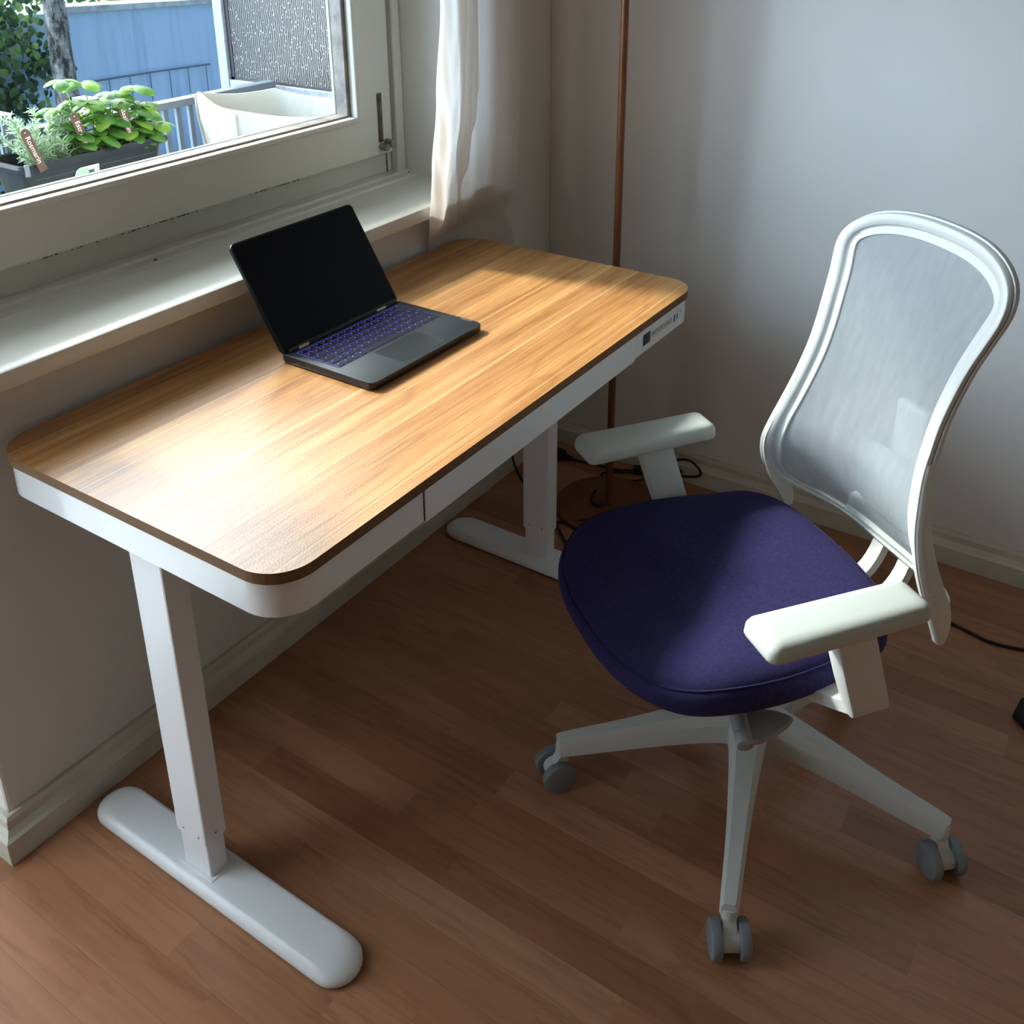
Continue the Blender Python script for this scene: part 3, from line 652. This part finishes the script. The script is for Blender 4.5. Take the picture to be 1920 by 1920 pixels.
def column(x0, x1, yA, yB, foot_y0, foot_y1, xc):
    c = obj('column', B(x0, x1, yA, yB, .098, .672, bev=.0035, seg=2), m_white, dk)
    obj('inner_column', B(x0+.0035, x1-.0035, yA+.0035, yB-.0035, .024, .11, bev=.003), m_white, c)
    for dy in (.016, .052): bm = bmesh.new(); cyl(bm, (x0-.0004, yA+dy, .112), (x0+.001, yA+dy, .112), .0022, n=10); obj('rivet', bm, m_rivet, c)
    bm = bmesh.new(); cyl(bm, ((x0+x1)/2, yA-.0004, .114), ((x0+x1)/2, yA+.001, .114), .0022, n=10); obj('rivet', bm, m_rivet, c)
    bm = bmesh.new()
    # foot: capsule plan, sloped ends
    w_ = .041; N_ = 14
    def cap(sx, y0, y1, z): 
        o = []
        for k in range(N_+1): a = PI*k/N_; o.append(bm.verts.new((xc+sx*math.cos(a), y1-sx+sx*math.sin(a)+0, z)))
        for k in range(N_+1): a = PI+PI*k/N_; o.append(bm.verts.new((xc+sx*math.cos(a), y0+sx+sx*math.sin(a), z)))
        return o
    L_ = [cap(w_-.001, foot_y0+.001, foot_y1-.001, .004), cap(w_, foot_y0, foot_y1, .006), cap(w_, foot_y0, foot_y1, .013), cap(w_-.002, foot_y0+.006, foot_y1-.006, .019), cap(w_-.007, foot_y0+.022, foot_y1-.022, .0265), cap(w_-.011, foot_y0+.045, foot_y1-.045, .028)]
    for a, b in zip(L_, L_[1:]):
        for j in range(len(a)): bm.faces.new((a[j], a[(j+1) % len(a)], b[(j+1) % len(a)], b[j]))
    bm.faces.new(L_[0][::-1]); bm.faces.new(L_[-1])
    f = obj('foot', bm, m_white, dk, smooth=180)
    obj('mounting_plate', B(x0-.003, x1+.002, yA-.004, yB+.004, .0275, .0292, bev=.001), m_white, f)
    for y in (foot_y0+.05, foot_y1-.05): bm = bmesh.new(); cyl(bm, (xc, y, 0), (xc, y, .006), .016, n=16); obj('glide', bm, m_black, f)
column(.0345, .0766, .2756, .3468, -.012, .575, .0555)
column(1.050, 1.090, .270, .340, -.012, .575, 1.070)
obj('cross_beam', B(.07, 1.06, .285, .33, .655, .690), m_white, dk)

# ------------------------------------------------------------------ laptop
m_lap = varied('laptop_grey', (.030, .036, .040), (.036, .042, .047), 30, .38, metal=.0)
m_lapk = MT('laptop_black', (.006, .0065, .009), .35).m
lpt = thing('laptop', 'open black laptop with backlit keyboard on the oak desk', 'laptop', (.6015, .343, DT), math.radians(-.8))
LW, LD = .1535, .107
bm = bmesh.new(); prism(bm, rrect(-LW, LW, -LD, LD, .011, 6), .003, .0155, bev=.0022, seg=2); base = obj('base', bm, [m_lapk, m_lap], lpt, smooth=35)
for p in base.data.polygons: p.material_index = 1 if p.normal.z > .6 else 0
for x in (-.12, .12):
    for y in (-.09, .09): bm = bmesh.new(); cyl(bm, (x, y, 0), (x, y, .004), .006, n=12); obj('rubber_foot', bm, m_black, base)
kb = obj('keyboard_well', B(-.137, .137, -.018, .086, .0153, .0157), MT('key_glow', (.02, .02, .05), .5, emis=(.10, .07, .62), es=.45).m, lpt)
bm = bmesh.new(); shell(bm, rrect(-.1385, .1385, -.0195, .0875, .003, 3), rrect(-.137, .137, -.018, .086, .002, 3), .0153, .0160); obj('keyboard_rim', bm, m_lap, lpt)
m_key = MT('key_black', (.010, .0105, .013), .42).m; m_leg = MT('key_legend', (.5, .5, .7), .5, emis=(.35, .3, 1), es=.35).m
rows = [(.0765, .0135, [1]*15), (.060, .0155, [1]*13+[2]), (.0425, .0155, [1.45]+[1]*12+[1.55]), (.025, .0155, [1.7]+[1]*12+[1.3]), (.0075, .0155, [1.3]+[1]*11+[2.7]), (-.0095, .0155, [1, 1, 1, 1.1, 5.2, 1.1, 1, 1, 1, 1.6])]
for y, hgt, ws in rows:
    tot = sum(ws); x = -.1355; k = .271/tot
    for w_ in ws:
        bm = bmesh.new(); prism(bm, rrect(x+.0011, x+w_*k-.0011, y-hgt/2+.0001, y+hgt/2-.0009, .0022, 2), .0158, .0170, bev=.0004, seg=1)
        ky = obj('key', bm, m_key, lpt)
        if w_ < 1.9:
            xc = x+w_*k/2; bm = bmesh.new(); box(bm, xc-.0035, xc-.0012, y+.0006, y+.0028, .0170, .01705); obj('legend', bm, m_leg, ky)
        x += w_*k
bm = bmesh.new(); box(bm, -.060, .052, -.0985, -.026, .0155, .01565); obj('touchpad', bm, MT('touchpad_grey', (.018, .022, .024), .3).m, lpt)
text('brand_lettering', 'Lenovo', .0085, MT('lettering_grey', (.22, .24, .25), .35).m, base, Matrix.Translation((.148, -.072, .0158)) @ Matrix.Rotation(PI/2, 4, 'Z'))
for y0, w_ in ((.075, .012), (.052, .012), (.030, .006)): obj('port', B(-LW-.0002, -LW+.002, y0-w_/2, y0+w_/2, .006, .0105), m_dark, base)
# lid: hinge line at y=.104, z=.0155, leaning back
lean = math.radians(31.5)
ML = Matrix.Translation((0, .099, .015)) @ Matrix.Rotation(-lean, 4, 'X') @ Matrix.Rotation(PI/2, 4, 'X')
bm = bmesh.new(); prism(bm, rrect(-LW, LW, 0, .212, .010, 6), -.0055, 0, bev=.0018, seg=2, M=ML); lid = obj('lid', bm, m_lapk, lpt, smooth=35)
bm = bmesh.new(); prism(bm, rrect(-LW+.003, LW-.003, .004, .209, .008, 6), .0002, .0006, M=ML); obj('screen', bm, MT('screen_black', (.0015, .0018, .004), .30, spec=.12).m, lid)
bm = bmesh.new(); shell(bm, rrect(-LW+.0005, LW-.0005, .0005, .2115, .0095, 6), rrect(-LW+.0032, LW-.0032, .004, .209, .008, 6), 0, .0009)
for v in bm.verts: v.co = ML @ v.co
obj('bezel', bm, MT('bezel_black', (.004, .004, .005), .5).m, lid)
bm = bmesh.new(); cyl(bm, (-LW+.01, .0995, .0165), (LW-.01, .0995, .0165), .0055, n=14); obj('hinge_bar', bm, m_lapk, lpt, smooth=40)
for x in (-.108, .098):
    obj('hinge_cap', B(x-.012, x+.012, .0925, .0945, .0158, .0205, bev=.0005), MT('lit_peach_cap', (.95, .70, .55), .45).m, lpt)  # pale peach base colour carries the light falling on the caps

# ------------------------------------------------------------------ office chair
ch = thing('office_chair', 'white swivel office chair with purple seat and mesh back', 'chair', (.70, -.347, 0), math.atan2(-.6, .8))
PC = -.018  # axis of the back across the chair
# local x = towards the back, local y = towards the window side
def smoothed(pts, n=6): return [(v.x, v.y) for v in catmull([(a, b, 0) for a, b in pts], n, True)]
half = [(-.312, 0), (-.309, .07), (-.290, .145), (-.250, .203), (-.19, .233), (-.11, .243), (-.03, .238), (.05, .222), (.105, .198), (.14, .15), (.153, .08)]
so = smoothed([(x, y+.006) for x, y in half]+[(.156, .006)]+[(x, -y+.006) for x, y in half[:0:-1]], 5)
so = so[:]
bm = bmesh.new(); cX, cY = -.07, .006; N = len(so)
def sring(s_, z, wf=0):
    o = []
    for x, y in so:
        dz = -.020*max(0, (-x-.19)/.12)**1.5 if z > .45 else -.010*max(0, (-x-.19)/.12)
        d = Vector((x-cX, y-cY)); L_ = d.length; k = s_
        o.append(bm.verts.new((cX+d.x*(1-(1-k)), cY+d.y*k, z+dz)))
    return o
def oring(off, z):
    """inset ring by absolute distance"""
    o = []
    for x, y in so:
        d = Vector((x-cX, y-cY)); L_ = d.length; f = (L_-off)/L_; dz = -.022*max(0, (-x-.17)/.14)**1.6 if z > .44 else -.008*max(0, (-x-.17)/.14)
        dz += .012*max(0, (x-.05)/.10) if z > .44 else 0
        o.append(bm.verts.new((cX+d.x*f, cY+d.y*f, z+dz)))
    return o
SR = [oring(.05, .424), oring(.014, .423), oring(.004, .428), oring(.0, .438), oring(.0, .456), oring(.004, .468), oring(.0075, .4695), oring(.010, .474), oring(.020, .482), oring(.045, .488), oring(.09, .487), oring(.15, .483)]
for a, b in zip(SR, SR[1:]):
    for j in range(N): bm.faces.new((a[j], a[(j+1) % N], b[(j+1) % N], b[j]))
bm.faces.new(SR[0][::-1])
cv = bm.verts.new((cX, cY, .480))
for j in range(N): bm.faces.new((SR[-1][j], SR[-1][(j+1) % N], cv))
seat = obj('seat_cushion', bm, m_seat, ch, smooth=180)
bm = bmesh.new(); pts = [Vector((cX+(x-cX)*.972, cY+(y-cY)*.972, .4715-(.022*max(0, (-x-.17)/.14)**1.6)+.012*max(0, (x-.05)/.10))) for x, y in so]
sweep(bm, pts, circ(.0016, 6), closed=True); obj('seam_piping', bm, m_seat, seat, smooth=180)
bm = bmesh.new(); prism(bm, [(x*.86-.008, y*.86) for x, y in so], .405, .424, bev=.006); obj('seat_shell', bm, m_chairw, ch, smooth=40)
# mechanism and gas column
bm = bmesh.new(); box(bm, -.11, .10, -.075, .085, .355, .405, bev=.014, seg=3); mech = obj('tilt_mechanism', bm, m_chairw, ch, smooth=40)
bX, bY = .023, .011
bm = bmesh.new(); cyl(bm, (bX, bY, .16), (bX, bY, .27), .026, n=24, bev=.002); cyl(bm, (bX, bY, .26), (bX, bY, .36), .016, n=20); obj('gas_column', bm, m_chairw, ch, smooth=40)
# grey lever with paddle
lv_ = thing
bm = bmesh.new(); cyl(bm, (-.095, -.05, .396), (-.150, -.215, .372), .0125, n=16); cyl(bm, (-.150, -.215, .372), (-.156, -.233, .3695), .0130, .0125, n=16, bev=.002)
lever = obj('lever', bm, m_lever, ch, smooth=40)
bm = bmesh.new()
pdl = [(-.150, -.232), (-.128, -.231), (-.10, -.226), (-.075, -.218), (-.062, -.212), (-.064, -.205), (-.078, -.190), (-.10, -.178), (-.125, -.170), (-.138, -.168)]
prism(bm, pdl, .362, .372, bev=.003)
obj('paddle', bm, m_lever, lever, smooth=40)
# five-star base
bm = bmesh.new(); cyl(bm, (bX, bY, .108), (bX, bY, .178), .045, .036, n=28, bev=.006)
bs = obj('base_hub', bm, m_chairw, ch, smooth=40)
RZ = math.atan2(-.6, .8)
angs = [123.9, 197.1, 270.9, 342.9, 54.9]
ends = {}
for i, a in enumerate(angs):
    a_ = math.radians(a)-RZ; d = Vector((math.cos(a_), math.sin(a_), 0)); O = Vector((bX, bY, 0)); Rr = .332
    path = [O+d*.02+Vector((0, 0, .143)), O+d*.06+Vector((0, 0, .142)), O+d*.14+Vector((0, 0, .127)), O+d*.22+Vector((0, 0, .109)), O+d*(Rr-.02)+Vector((0, 0, .090)), O+d*(Rr+.008)+Vector((0, 0, .085))]
    path = catmull(path, 4); n_ = len(path)
    prof = [(-1, -1), (-.55, -1.02), (.55, -1.02), (1, -1), (1.0, .35), (.62, 1), (-.62, 1), (-1.0, .35)]
    sc_ = []
    for k in range(n_):
        t = k/(n_-1); wd = .026*(1-t)**2.2+.0145; hh = .031*(1-t)+.0155*t
        if k == n_-1: wd *= .8
        sc_.append((wd, hh))
    bm = bmesh.new(); sweep(bm, path, prof, scale=sc_); lg = obj('base_leg', bm, m_chairw, ch, smooth=28)
    e = O+d*(Rr-.002)
    bm = bmesh.new(); cyl(bm, (e.x, e.y, .052), (e.x, e.y, .080), .010, n=14); cyl(bm, (e.x, e.y, .066), (e.x, e.y, .084), .0135, n=16)
    # caster axis
    wa = [(.625, .766), (.554, -.833), (-.70, .70), (.9, .3), (.6, .8)][i]
    ax = Vector((wa[0], wa[1], 0)).normalized(); ax = Matrix.Rotation(-RZ, 3, 'Z') @ ax
    fwd = ax.cross(Vector((0, 0, 1))); wc = e+fwd*(.014 if i in (1, ) else -.014)+Vector((0, 0, .0305))
    cyl(bm, wc-ax*.0145, wc+ax*.0145, .019, n=18); 
    sweep(bm, [Vector((e.x, e.y, .06)), wc+Vector((0, 0, .008))], [(-.010, -.010), (.010, -.010), (.010, .010), (-.010, .010)], upv=ax)
    yk = obj('caster_fork', bm, m_chairw, ch, smooth=40)
    for s_ in (-1, 1):
        bm = bmesh.new(); cyl(bm, wc+ax*s_*.013, wc+ax*s_*.030, .0305, .0300, n=32, bev=.004); obj('caster_wheel', bm, m_grey, yk, smooth=35)
# armrests
def armrest(pc, bc_, sgn, rz, name='armrest_pad'):
    """pc: lateral centre, bc_: centre along the chair; sgn outside direction"""
    M = Matrix.Translation((bc_, pc, .62)) @ Matrix.Rotation(rz, 4, 'Z')
    bm = bmesh.new(); L, W = .127, .038
    def ring(l, w_, z, r): return [bm.verts.new(M @ Vector((x, y*(1-.08*(x > 0)*x/L), z))) for x, y in rrect(-l, l, -w_, w_, r, 5)]
    rg = [ring(L-.010, W-.008, -.029, .010), ring(L-.002, W-.002, -.0275, .013), ring(L, W, -.023, .014), ring(L-.001, W-.001, -.0105, .014), ring(L-.004, W-.004, -.0045, .013), ring(L-.011, W-.0105, -.0008, .011), ring(L-.022, W-.018, .0004, .008)]
    for a, b in zip(rg, rg[1:]):
        for j in range(len(a)): bm.faces.new((a[j], a[(j+1) % len(a)], b[(j+1) % len(a)], b[j]))
    bm.faces.new(rg[0][::-1]); bm.faces.new(rg[-1])
    pad = obj(name, bm, m_pad, ch, smooth=180)
    # post: tapered panel leaning back as it descends
    px_ = pc+sgn*.004
    bm = bmesh.new()
    def q(b0, b1, p, t, z): return [bm.verts.new((x, y, z)) for x, y in ((b0, p-t), (b1, p-t), (b1, p+t), (b0, p+t))]
    Q = [q(bc_-.012, bc_+.044, px_, .016, .592), q(bc_-.015, bc_+.047, px_, .0175, .585), q(bc_+.012, bc_+.075, px_, .016, .50), q(bc_+.032, bc_+.094, px_, .014, .443), q(bc_+.034, bc_+.090, px_-sgn*.003, .011, .434)]
    for a, b in zip(Q, Q[1:]):
        for j in range(4): bm.faces.new((a[j], a[(j+1) % 4], b[(j+1) % 4], b[j]))
    bm.faces.new(Q[0][::-1]); bm.faces.new(Q[-1])
    bevel(bm, [e for e in bm.edges if abs((e.verts[0].co-e.verts[1].co).z) > .004 or True], .0035, 2)
    post = obj('armrest_post', bm, m_chairw, ch, smooth=40)
    bm = bmesh.new(); cyl(bm, (bc_+.016, px_, .58), (bc_+.014, pc, .598), .024, .022, n=18); obj('armrest_cap', bm, m_chairw, post, smooth=40)
    # bracket inward to the mechanism
    bm = bmesh.new(); pts = [Vector((bc_+.060, px_-sgn*.006, .446)), Vector((bc_+.048, px_-sgn*.05, .428)), Vector((bc_+.035, px_-sgn*.10, .412)), Vector((bc_+.03, px_-sgn*.20, .392))]
    sweep(bm, catmull(pts, 4), [(-.026, -.009), (.026, -.009), (.026, .009), (-.026, .009)]); obj('armrest_bracket', bm, m_chairw, ch, smooth=40)
armrest(-.283, -.066, -1, math.radians(0))
armrest(.246, -.086, 1, math.radians(2))
# backrest outline
ZT, ZB = 1.034, .456
WT = [(.44, .204), (.48, .210), (.52, .214), (.56, .212), (.60, .203), (.64, .189), (.68, .177), (.72, .167), (.76, .161), (.80, .158), (.84, .160), (.88, .165), (.92, .173), (.96, .183), (1.0, .188), (1.05, .188)]
def hwf(z):
    T = WT
    h_ = itp_lin(z, T)
    if z > .935: t = (z-.935)/(ZT-.935); h_ *= max(0, 1-t**2.9)**(1/2.6)
    if z < .55: t = (.55-z)/(.55-ZB); h_ *= max(0, 1-t**3.0)**(1/2.3)
    return h_
def itp_lin(z, T):
    if z <= T[0][0]: return T[0][1]
    for k in range(len(T)-1):
        if z <= T[k+1][0]:
            p0 = T[max(k-1, 0)]; p1 = T[k]; p2 = T[k+1]; p3 = T[min(k+2, len(T)-1)]; t = (z-p1[0])/(p2[0]-p1[0])
            return .5*((2*p1[1])+(p2[1]-p0[1])*t+(2*p0[1]-5*p1[1]+4*p2[1]-p3[1])*t*t+(3*p1[1]-p0[1]-3*p2[1]+p3[1])*t**3)
    return T[-1][1]
BT = [(.44, .176), (.48, .158), (.52, .138), (.56, .122), (.60, .114), (.64, .116), (.68, .124), (.72, .134), (.76, .146), (.80, .158), (.84, .170), (.88, .182), (.92, .196), (.96, .208), (1.0, .220), (1.06, .232)]
def bs_(z): return itp_lin(z, BT)
def surf(p, z):
    full = itp_lin(z, WT)
    return Vector((bs_(z)+(.035+.05*max(0, min(1, (.66-z)/.16)))*(1-min(1, abs(p/full)**(2+2*max(0, min(1, (.62-z)/.14))))), PC+p, z))
NZ, NU = 60, 36
def zrow(k): t = k/NZ; return ZB+(ZT-ZB)*(.5-.5*math.cos(PI*t))
bm = bmesh.new(); G = []
for k in range(NZ+1):
    z = zrow(k); h_ = max(hwf(z), .004); G.append([bm.verts.new(surf(h_*(-1+2*i/NU), z)) for i in range(NU+1)])
for a, b in zip(G, G[1:]):
    for i in range(NU): bm.faces.new((a[i], a[i+1], b[i+1], b[i]))
obj('mesh_back', bm, m_mesh, ch, smooth=180)
# front frame rail following the outline, front faces the seat
o2d = [Vector((hwf(zrow(k)), zrow(k))) for k in range(1, NZ)]
o2d = [Vector((0, ZB))]+o2d+[Vector((0, ZT))]+[Vector((-hwf(zrow(k)), zrow(k))) for k in range(NZ-1, 0, -1)]
def resample(P, n):
    Q = P+[P[0]]; L = [0]
    for a, b in zip(Q, Q[1:]): L.append(L[-1]+(b-a).length)
    out = []; j = 0
    for i in range(n):
        t = L[-1]*i/n
        while j < len(L)-2 and L[j+1] < t: j += 1
        f = (t-L[j])/max(1e-9, L[j+1]-L[j]); out.append(Q[j].lerp(Q[j+1], f))
    return out
o2d = resample(o2d, 200)
def rail(bm, f):
    R = []; m = len(f); n_ = len(o2d); nn = Vector((-1, 0, -.05)).normalized()
    for i in range(n_):
        t = (o2d[(i+2) % n_]-o2d[i-2]).normalized(); s_ = Vector((-t.y, t.x))
        if s_.dot(Vector((0, .77))-o2d[i]) < 0: s_ = -s_
        k = max(0, min(1, (o2d[i].y-.49)/.10)); lo = .45+.55*k; r_ = []
        for a, b_ in f:
            q = o2d[i]+s_*max(a, 0)*lo; r_.append(bm.verts.new(surf(q.x, q.y)+nn*b_+Vector((0, s_.x, s_.y))*min(a, 0)))
        R.append(r_)
    for i in range(n_):
        A, D = R[i], R[(i+1) % n_]
        for j in range(m): bm.faces.new((A[j], A[(j+1) % m], D[(j+1) % m], D[j]))
bm = bmesh.new(); rail(bm, [(0, -.004), (0, .004), (.0015, .0055), (.016, .0055), (.0185, .0035), (.020, .0008), (.028, .0010), (.0295, .0022), (.0325, .0022), (.0335, .0005), (.0335, -.003)])
obj('front_frame', bm, m_chairw, ch, smooth=60)
bm = bmesh.new(); rail(bm, [(-.001, -.0145), (-.0025, -.012), (-.0025, -.006), (.004, -.0045), (.012, -.0055), (.012, -.012), (.006, -.0155)])
rear = obj('rear_frame', bm, m_chairw, ch, smooth=60)
# tails: frame sides widen into blades that end below the mesh
for s_ in (-1, 1):
    bm = bmesh.new(); RR = []
    for k in range(25):
        z = .74-(.74-.447)*k/24; h_ = itp_lin(z, WT)+.0005; t = k/24
        f = bs_(z)-.002; dpt = itp_lin(z, [(.44, .012), (.455, .024), (.48, .034), (.52, .042), (.58, .038), (.64, .030), (.70, .022), (.75, .013)])
        if z < .49: f += 0
        y0_, y1_ = PC+s_*(h_-.010), PC+s_*(h_+.002)
        RR.append([bm.verts.new(v) for v in ((f, y0_, z), (f, y1_-s_*.002, z), (f+.002, y1_, z), (f+dpt-.006, y1_, z), (f+dpt, y1_-s_*.005, z), (f+dpt-.002, y0_, z))])
    for A_, D_ in zip(RR, RR[1:]):
        for j in range(6): bm.faces.new((A_[j], A_[(j+1) % 6], D_[(j+1) % 6], D_[j]))
    bm.faces.new(RR[0]); bm.faces.new(RR[-1][::-1]); obj('frame_tail', bm, m_chairw, ch, smooth=50)
# spine, lumbar and cross yoke behind the mesh
bm = bmesh.new()
for dp in (-.032, .032):
    P = [Vector((.05, PC+dp, .385)), Vector((.14, PC+dp, .375)), Vector((.225, PC+dp, .40)), Vector((.262, PC+dp, .47)), Vector((.262, PC+dp*.8, .57)), Vector((.255, PC+dp*.6, .66))]
    sweep(bm, catmull(P, 5), [(-.013, -.008), (.013, -.008), (.013, .008), (-.013, .008)], upv=Vector((0, 0, 1)) if False else Vector((1, 0, .35)))
box(bm, .246, .266, PC-.038, PC+.038, .60, .735, bev=.009, seg=3); obj('spine', bm, m_chairw, ch, smooth=50)
bm = bmesh.new(); prism(bm, rrect(PC-.08, PC+.08, .535, .645, .03, 6), .222, .238, bev=.005, axis='x'); obj('lumbar_pad', bm, m_pad, ch, smooth=40)
bm = bmesh.new(); P = [Vector((surf(p, .515).x+.022, PC+p, .500+.35*p*p)) for p in (-.10, -.085, -.05, 0, .05, .085, .10)]
sweep(bm, catmull(P, 4), [(-.008, -.016), (.008, -.016), (.008, .016), (-.008, .016)]); obj('lower_yoke', bm, m_chairw, ch, smooth=50)

# ------------------------------------------------------------------ floor lamp, cables, shoe
m_lamp = varied('copper_lacquer', (.16, .055, .020), (.20, .07, .026), 15, .35, metal=.35)
lp = thing('floor_lamp', 'copper brown floor lamp pole on a round flat base behind the desk', 'lamp', (1.367, .28, 0))
bm = bmesh.new(); cyl(bm, (0, 0, 0), (0, 0, .012), .138, n=64, bev=.0015); obj('lamp_base', bm, m_lamp, lp, smooth=30)
bm = bmesh.new(); cyl(bm, (0, 0, .011), (0, 0, 1.95), .009, n=20); obj('lamp_pole', bm, m_lamp, lp, smooth=40)
bm = bmesh.new(); cyl(bm, (0, 0, 1.90), (0, 0, 1.93), .03, n=20); tube(bm, [(0, 0, 1.93), (0, 0, 1.95)], .02, 10, 1)
cyl(bm, (0, 0, 1.78), (0, 0, 1.98), .14, .10, n=40); obj('lamp_shade', bm, MT('lamp_shade_white', (.7, .66, .6), .7).m, lp)
def cable(name, pts, r, label, sm=8):
    bm = bmesh.new(); tube(bm, pts, r, 8, sm); return tag(obj(name, bm, m_cable, smooth=180), label, 'cable')
z = .004
cable('lamp_cord', [(1.52, .50, z), (1.53, .44, z), (1.535, .40, z), (1.54, .355, z), (1.553, .32, .006), (1.575, .27, .009), (1.585, .24, .010), (1.592, .19, .012), (1.59, .13, .03), (1.588, .12, .05), (1.585, .15, .075), (1.584, .19, .065), (1.58, .235, .03), (1.57, .27, .013), (1.55, .31, .006), (1.51, .37, z), (1.485, .36, z), (1.49, .325, z), (1.53, .26, .008), (1.57, .235, .014), (1.587, .20, .03), (1.586, .175, .035), (1.585, .19, .02), (1.57, .26, .016)], .0035, 'black cord bundled in loops on the floor by the right wall behind the lamp')
bm = bmesh.new(); box(bm, -.035, .035, -.012, .012, 0, .022, bev=.006, seg=2, M=Matrix.Translation((1.566, .272, .004)) @ Matrix.Rotation(math.radians(-65), 4, 'Z')); tag(obj('cord_switch', bm, m_cable, smooth=40), 'black inline cord switch lying among the looped cord by the wall', 'switch')
bm = bmesh.new(); box(bm, 1.495, 1.53, .50, .57, .0, .028, bev=.008, seg=3); cyl(bm, (1.515, .50, .012), (1.52, .475, .008), .010, .005, n=12); tag(obj('power_plug', bm, m_cable, smooth=40), 'black plug lying on the floor behind the far desk column', 'plug')
cable('desk_cable', [(1.12, .50, .66), (1.25, .57, .50), (1.34, .585, .30), (1.345, .58, .15), (1.33, .545, .05), (1.30, .47, .006), (1.26, .40, z), (1.19, .315, z), (1.12, .24, z), (1.02, .14, z)], .0035, 'black cable hanging from the desk and trailing past the far column')
cable('base_cord', [(1.40, .335, .016), (1.378, .333, .017), (1.350, .322, .017), (1.338, .30, .017), (1.352, .292, .017), (1.362, .30, .016)], .0035, 'short black cord looped on the round lamp base')
cable('lower_cord', [(1.39, .20, .0165), (1.34, .215, .0165), (1.285, .27, .0165), (1.235, .35, z), (1.24, .42, z), (1.30, .50, z)], .0035, 'thin black cord running from the lamp base under the desk')
cable('wall_cord', [(1.34, -.36, z), (1.36, -.46, z), (1.375, -.55, z), (1.365, -.61, z), (1.355, -.66, z), (1.372, -.73, z), (1.42, -.83, z)], .0035, 'thin black cord on the floor behind the office chair')
# shoe tip at the right edge
sh = thing('shoe', 'black rounded shoe toe at the right edge of the floor', 'shoe', (1.181, -.816, 0), math.radians(-70))
bm = bmesh.new(); R_ = []
for k in range(15):
    t = k/14; x = -.085+.27*t; w_ = .047*math.sin(PI*min(1, .06+t*.97)**.55)**.6 if 0 < t < 1 else .006
    h_ = .055*(min(1, t*2.2+.12))**.6 if t < .9 else .05
    R_.append([bm.verts.new((x, w_*math.cos(a), max(.002, h_*(.5+.5*math.sin(a))))) for a in [2*PI*j/16 for j in range(16)]])
for a, b in zip(R_, R_[1:]):
    for j in range(16): bm.faces.new((a[j], a[(j+1) % 16], b[(j+1) % 16], b[j]))
bm.faces.new(R_[0]); bm.faces.new(R_[-1][::-1]); obj('upper', bm, m_black, sh, smooth=180)
bm = bmesh.new(); prism(bm, [(-.088, 0), (-.07, .036), (-.02, .048), (.06, .045), (.17, .036), (.185, 0), (.17, -.036), (.06, -.045), (-.02, -.048), (-.07, -.036)], 0, .012, bev=.003); obj('sole', bm, m_black, sh)
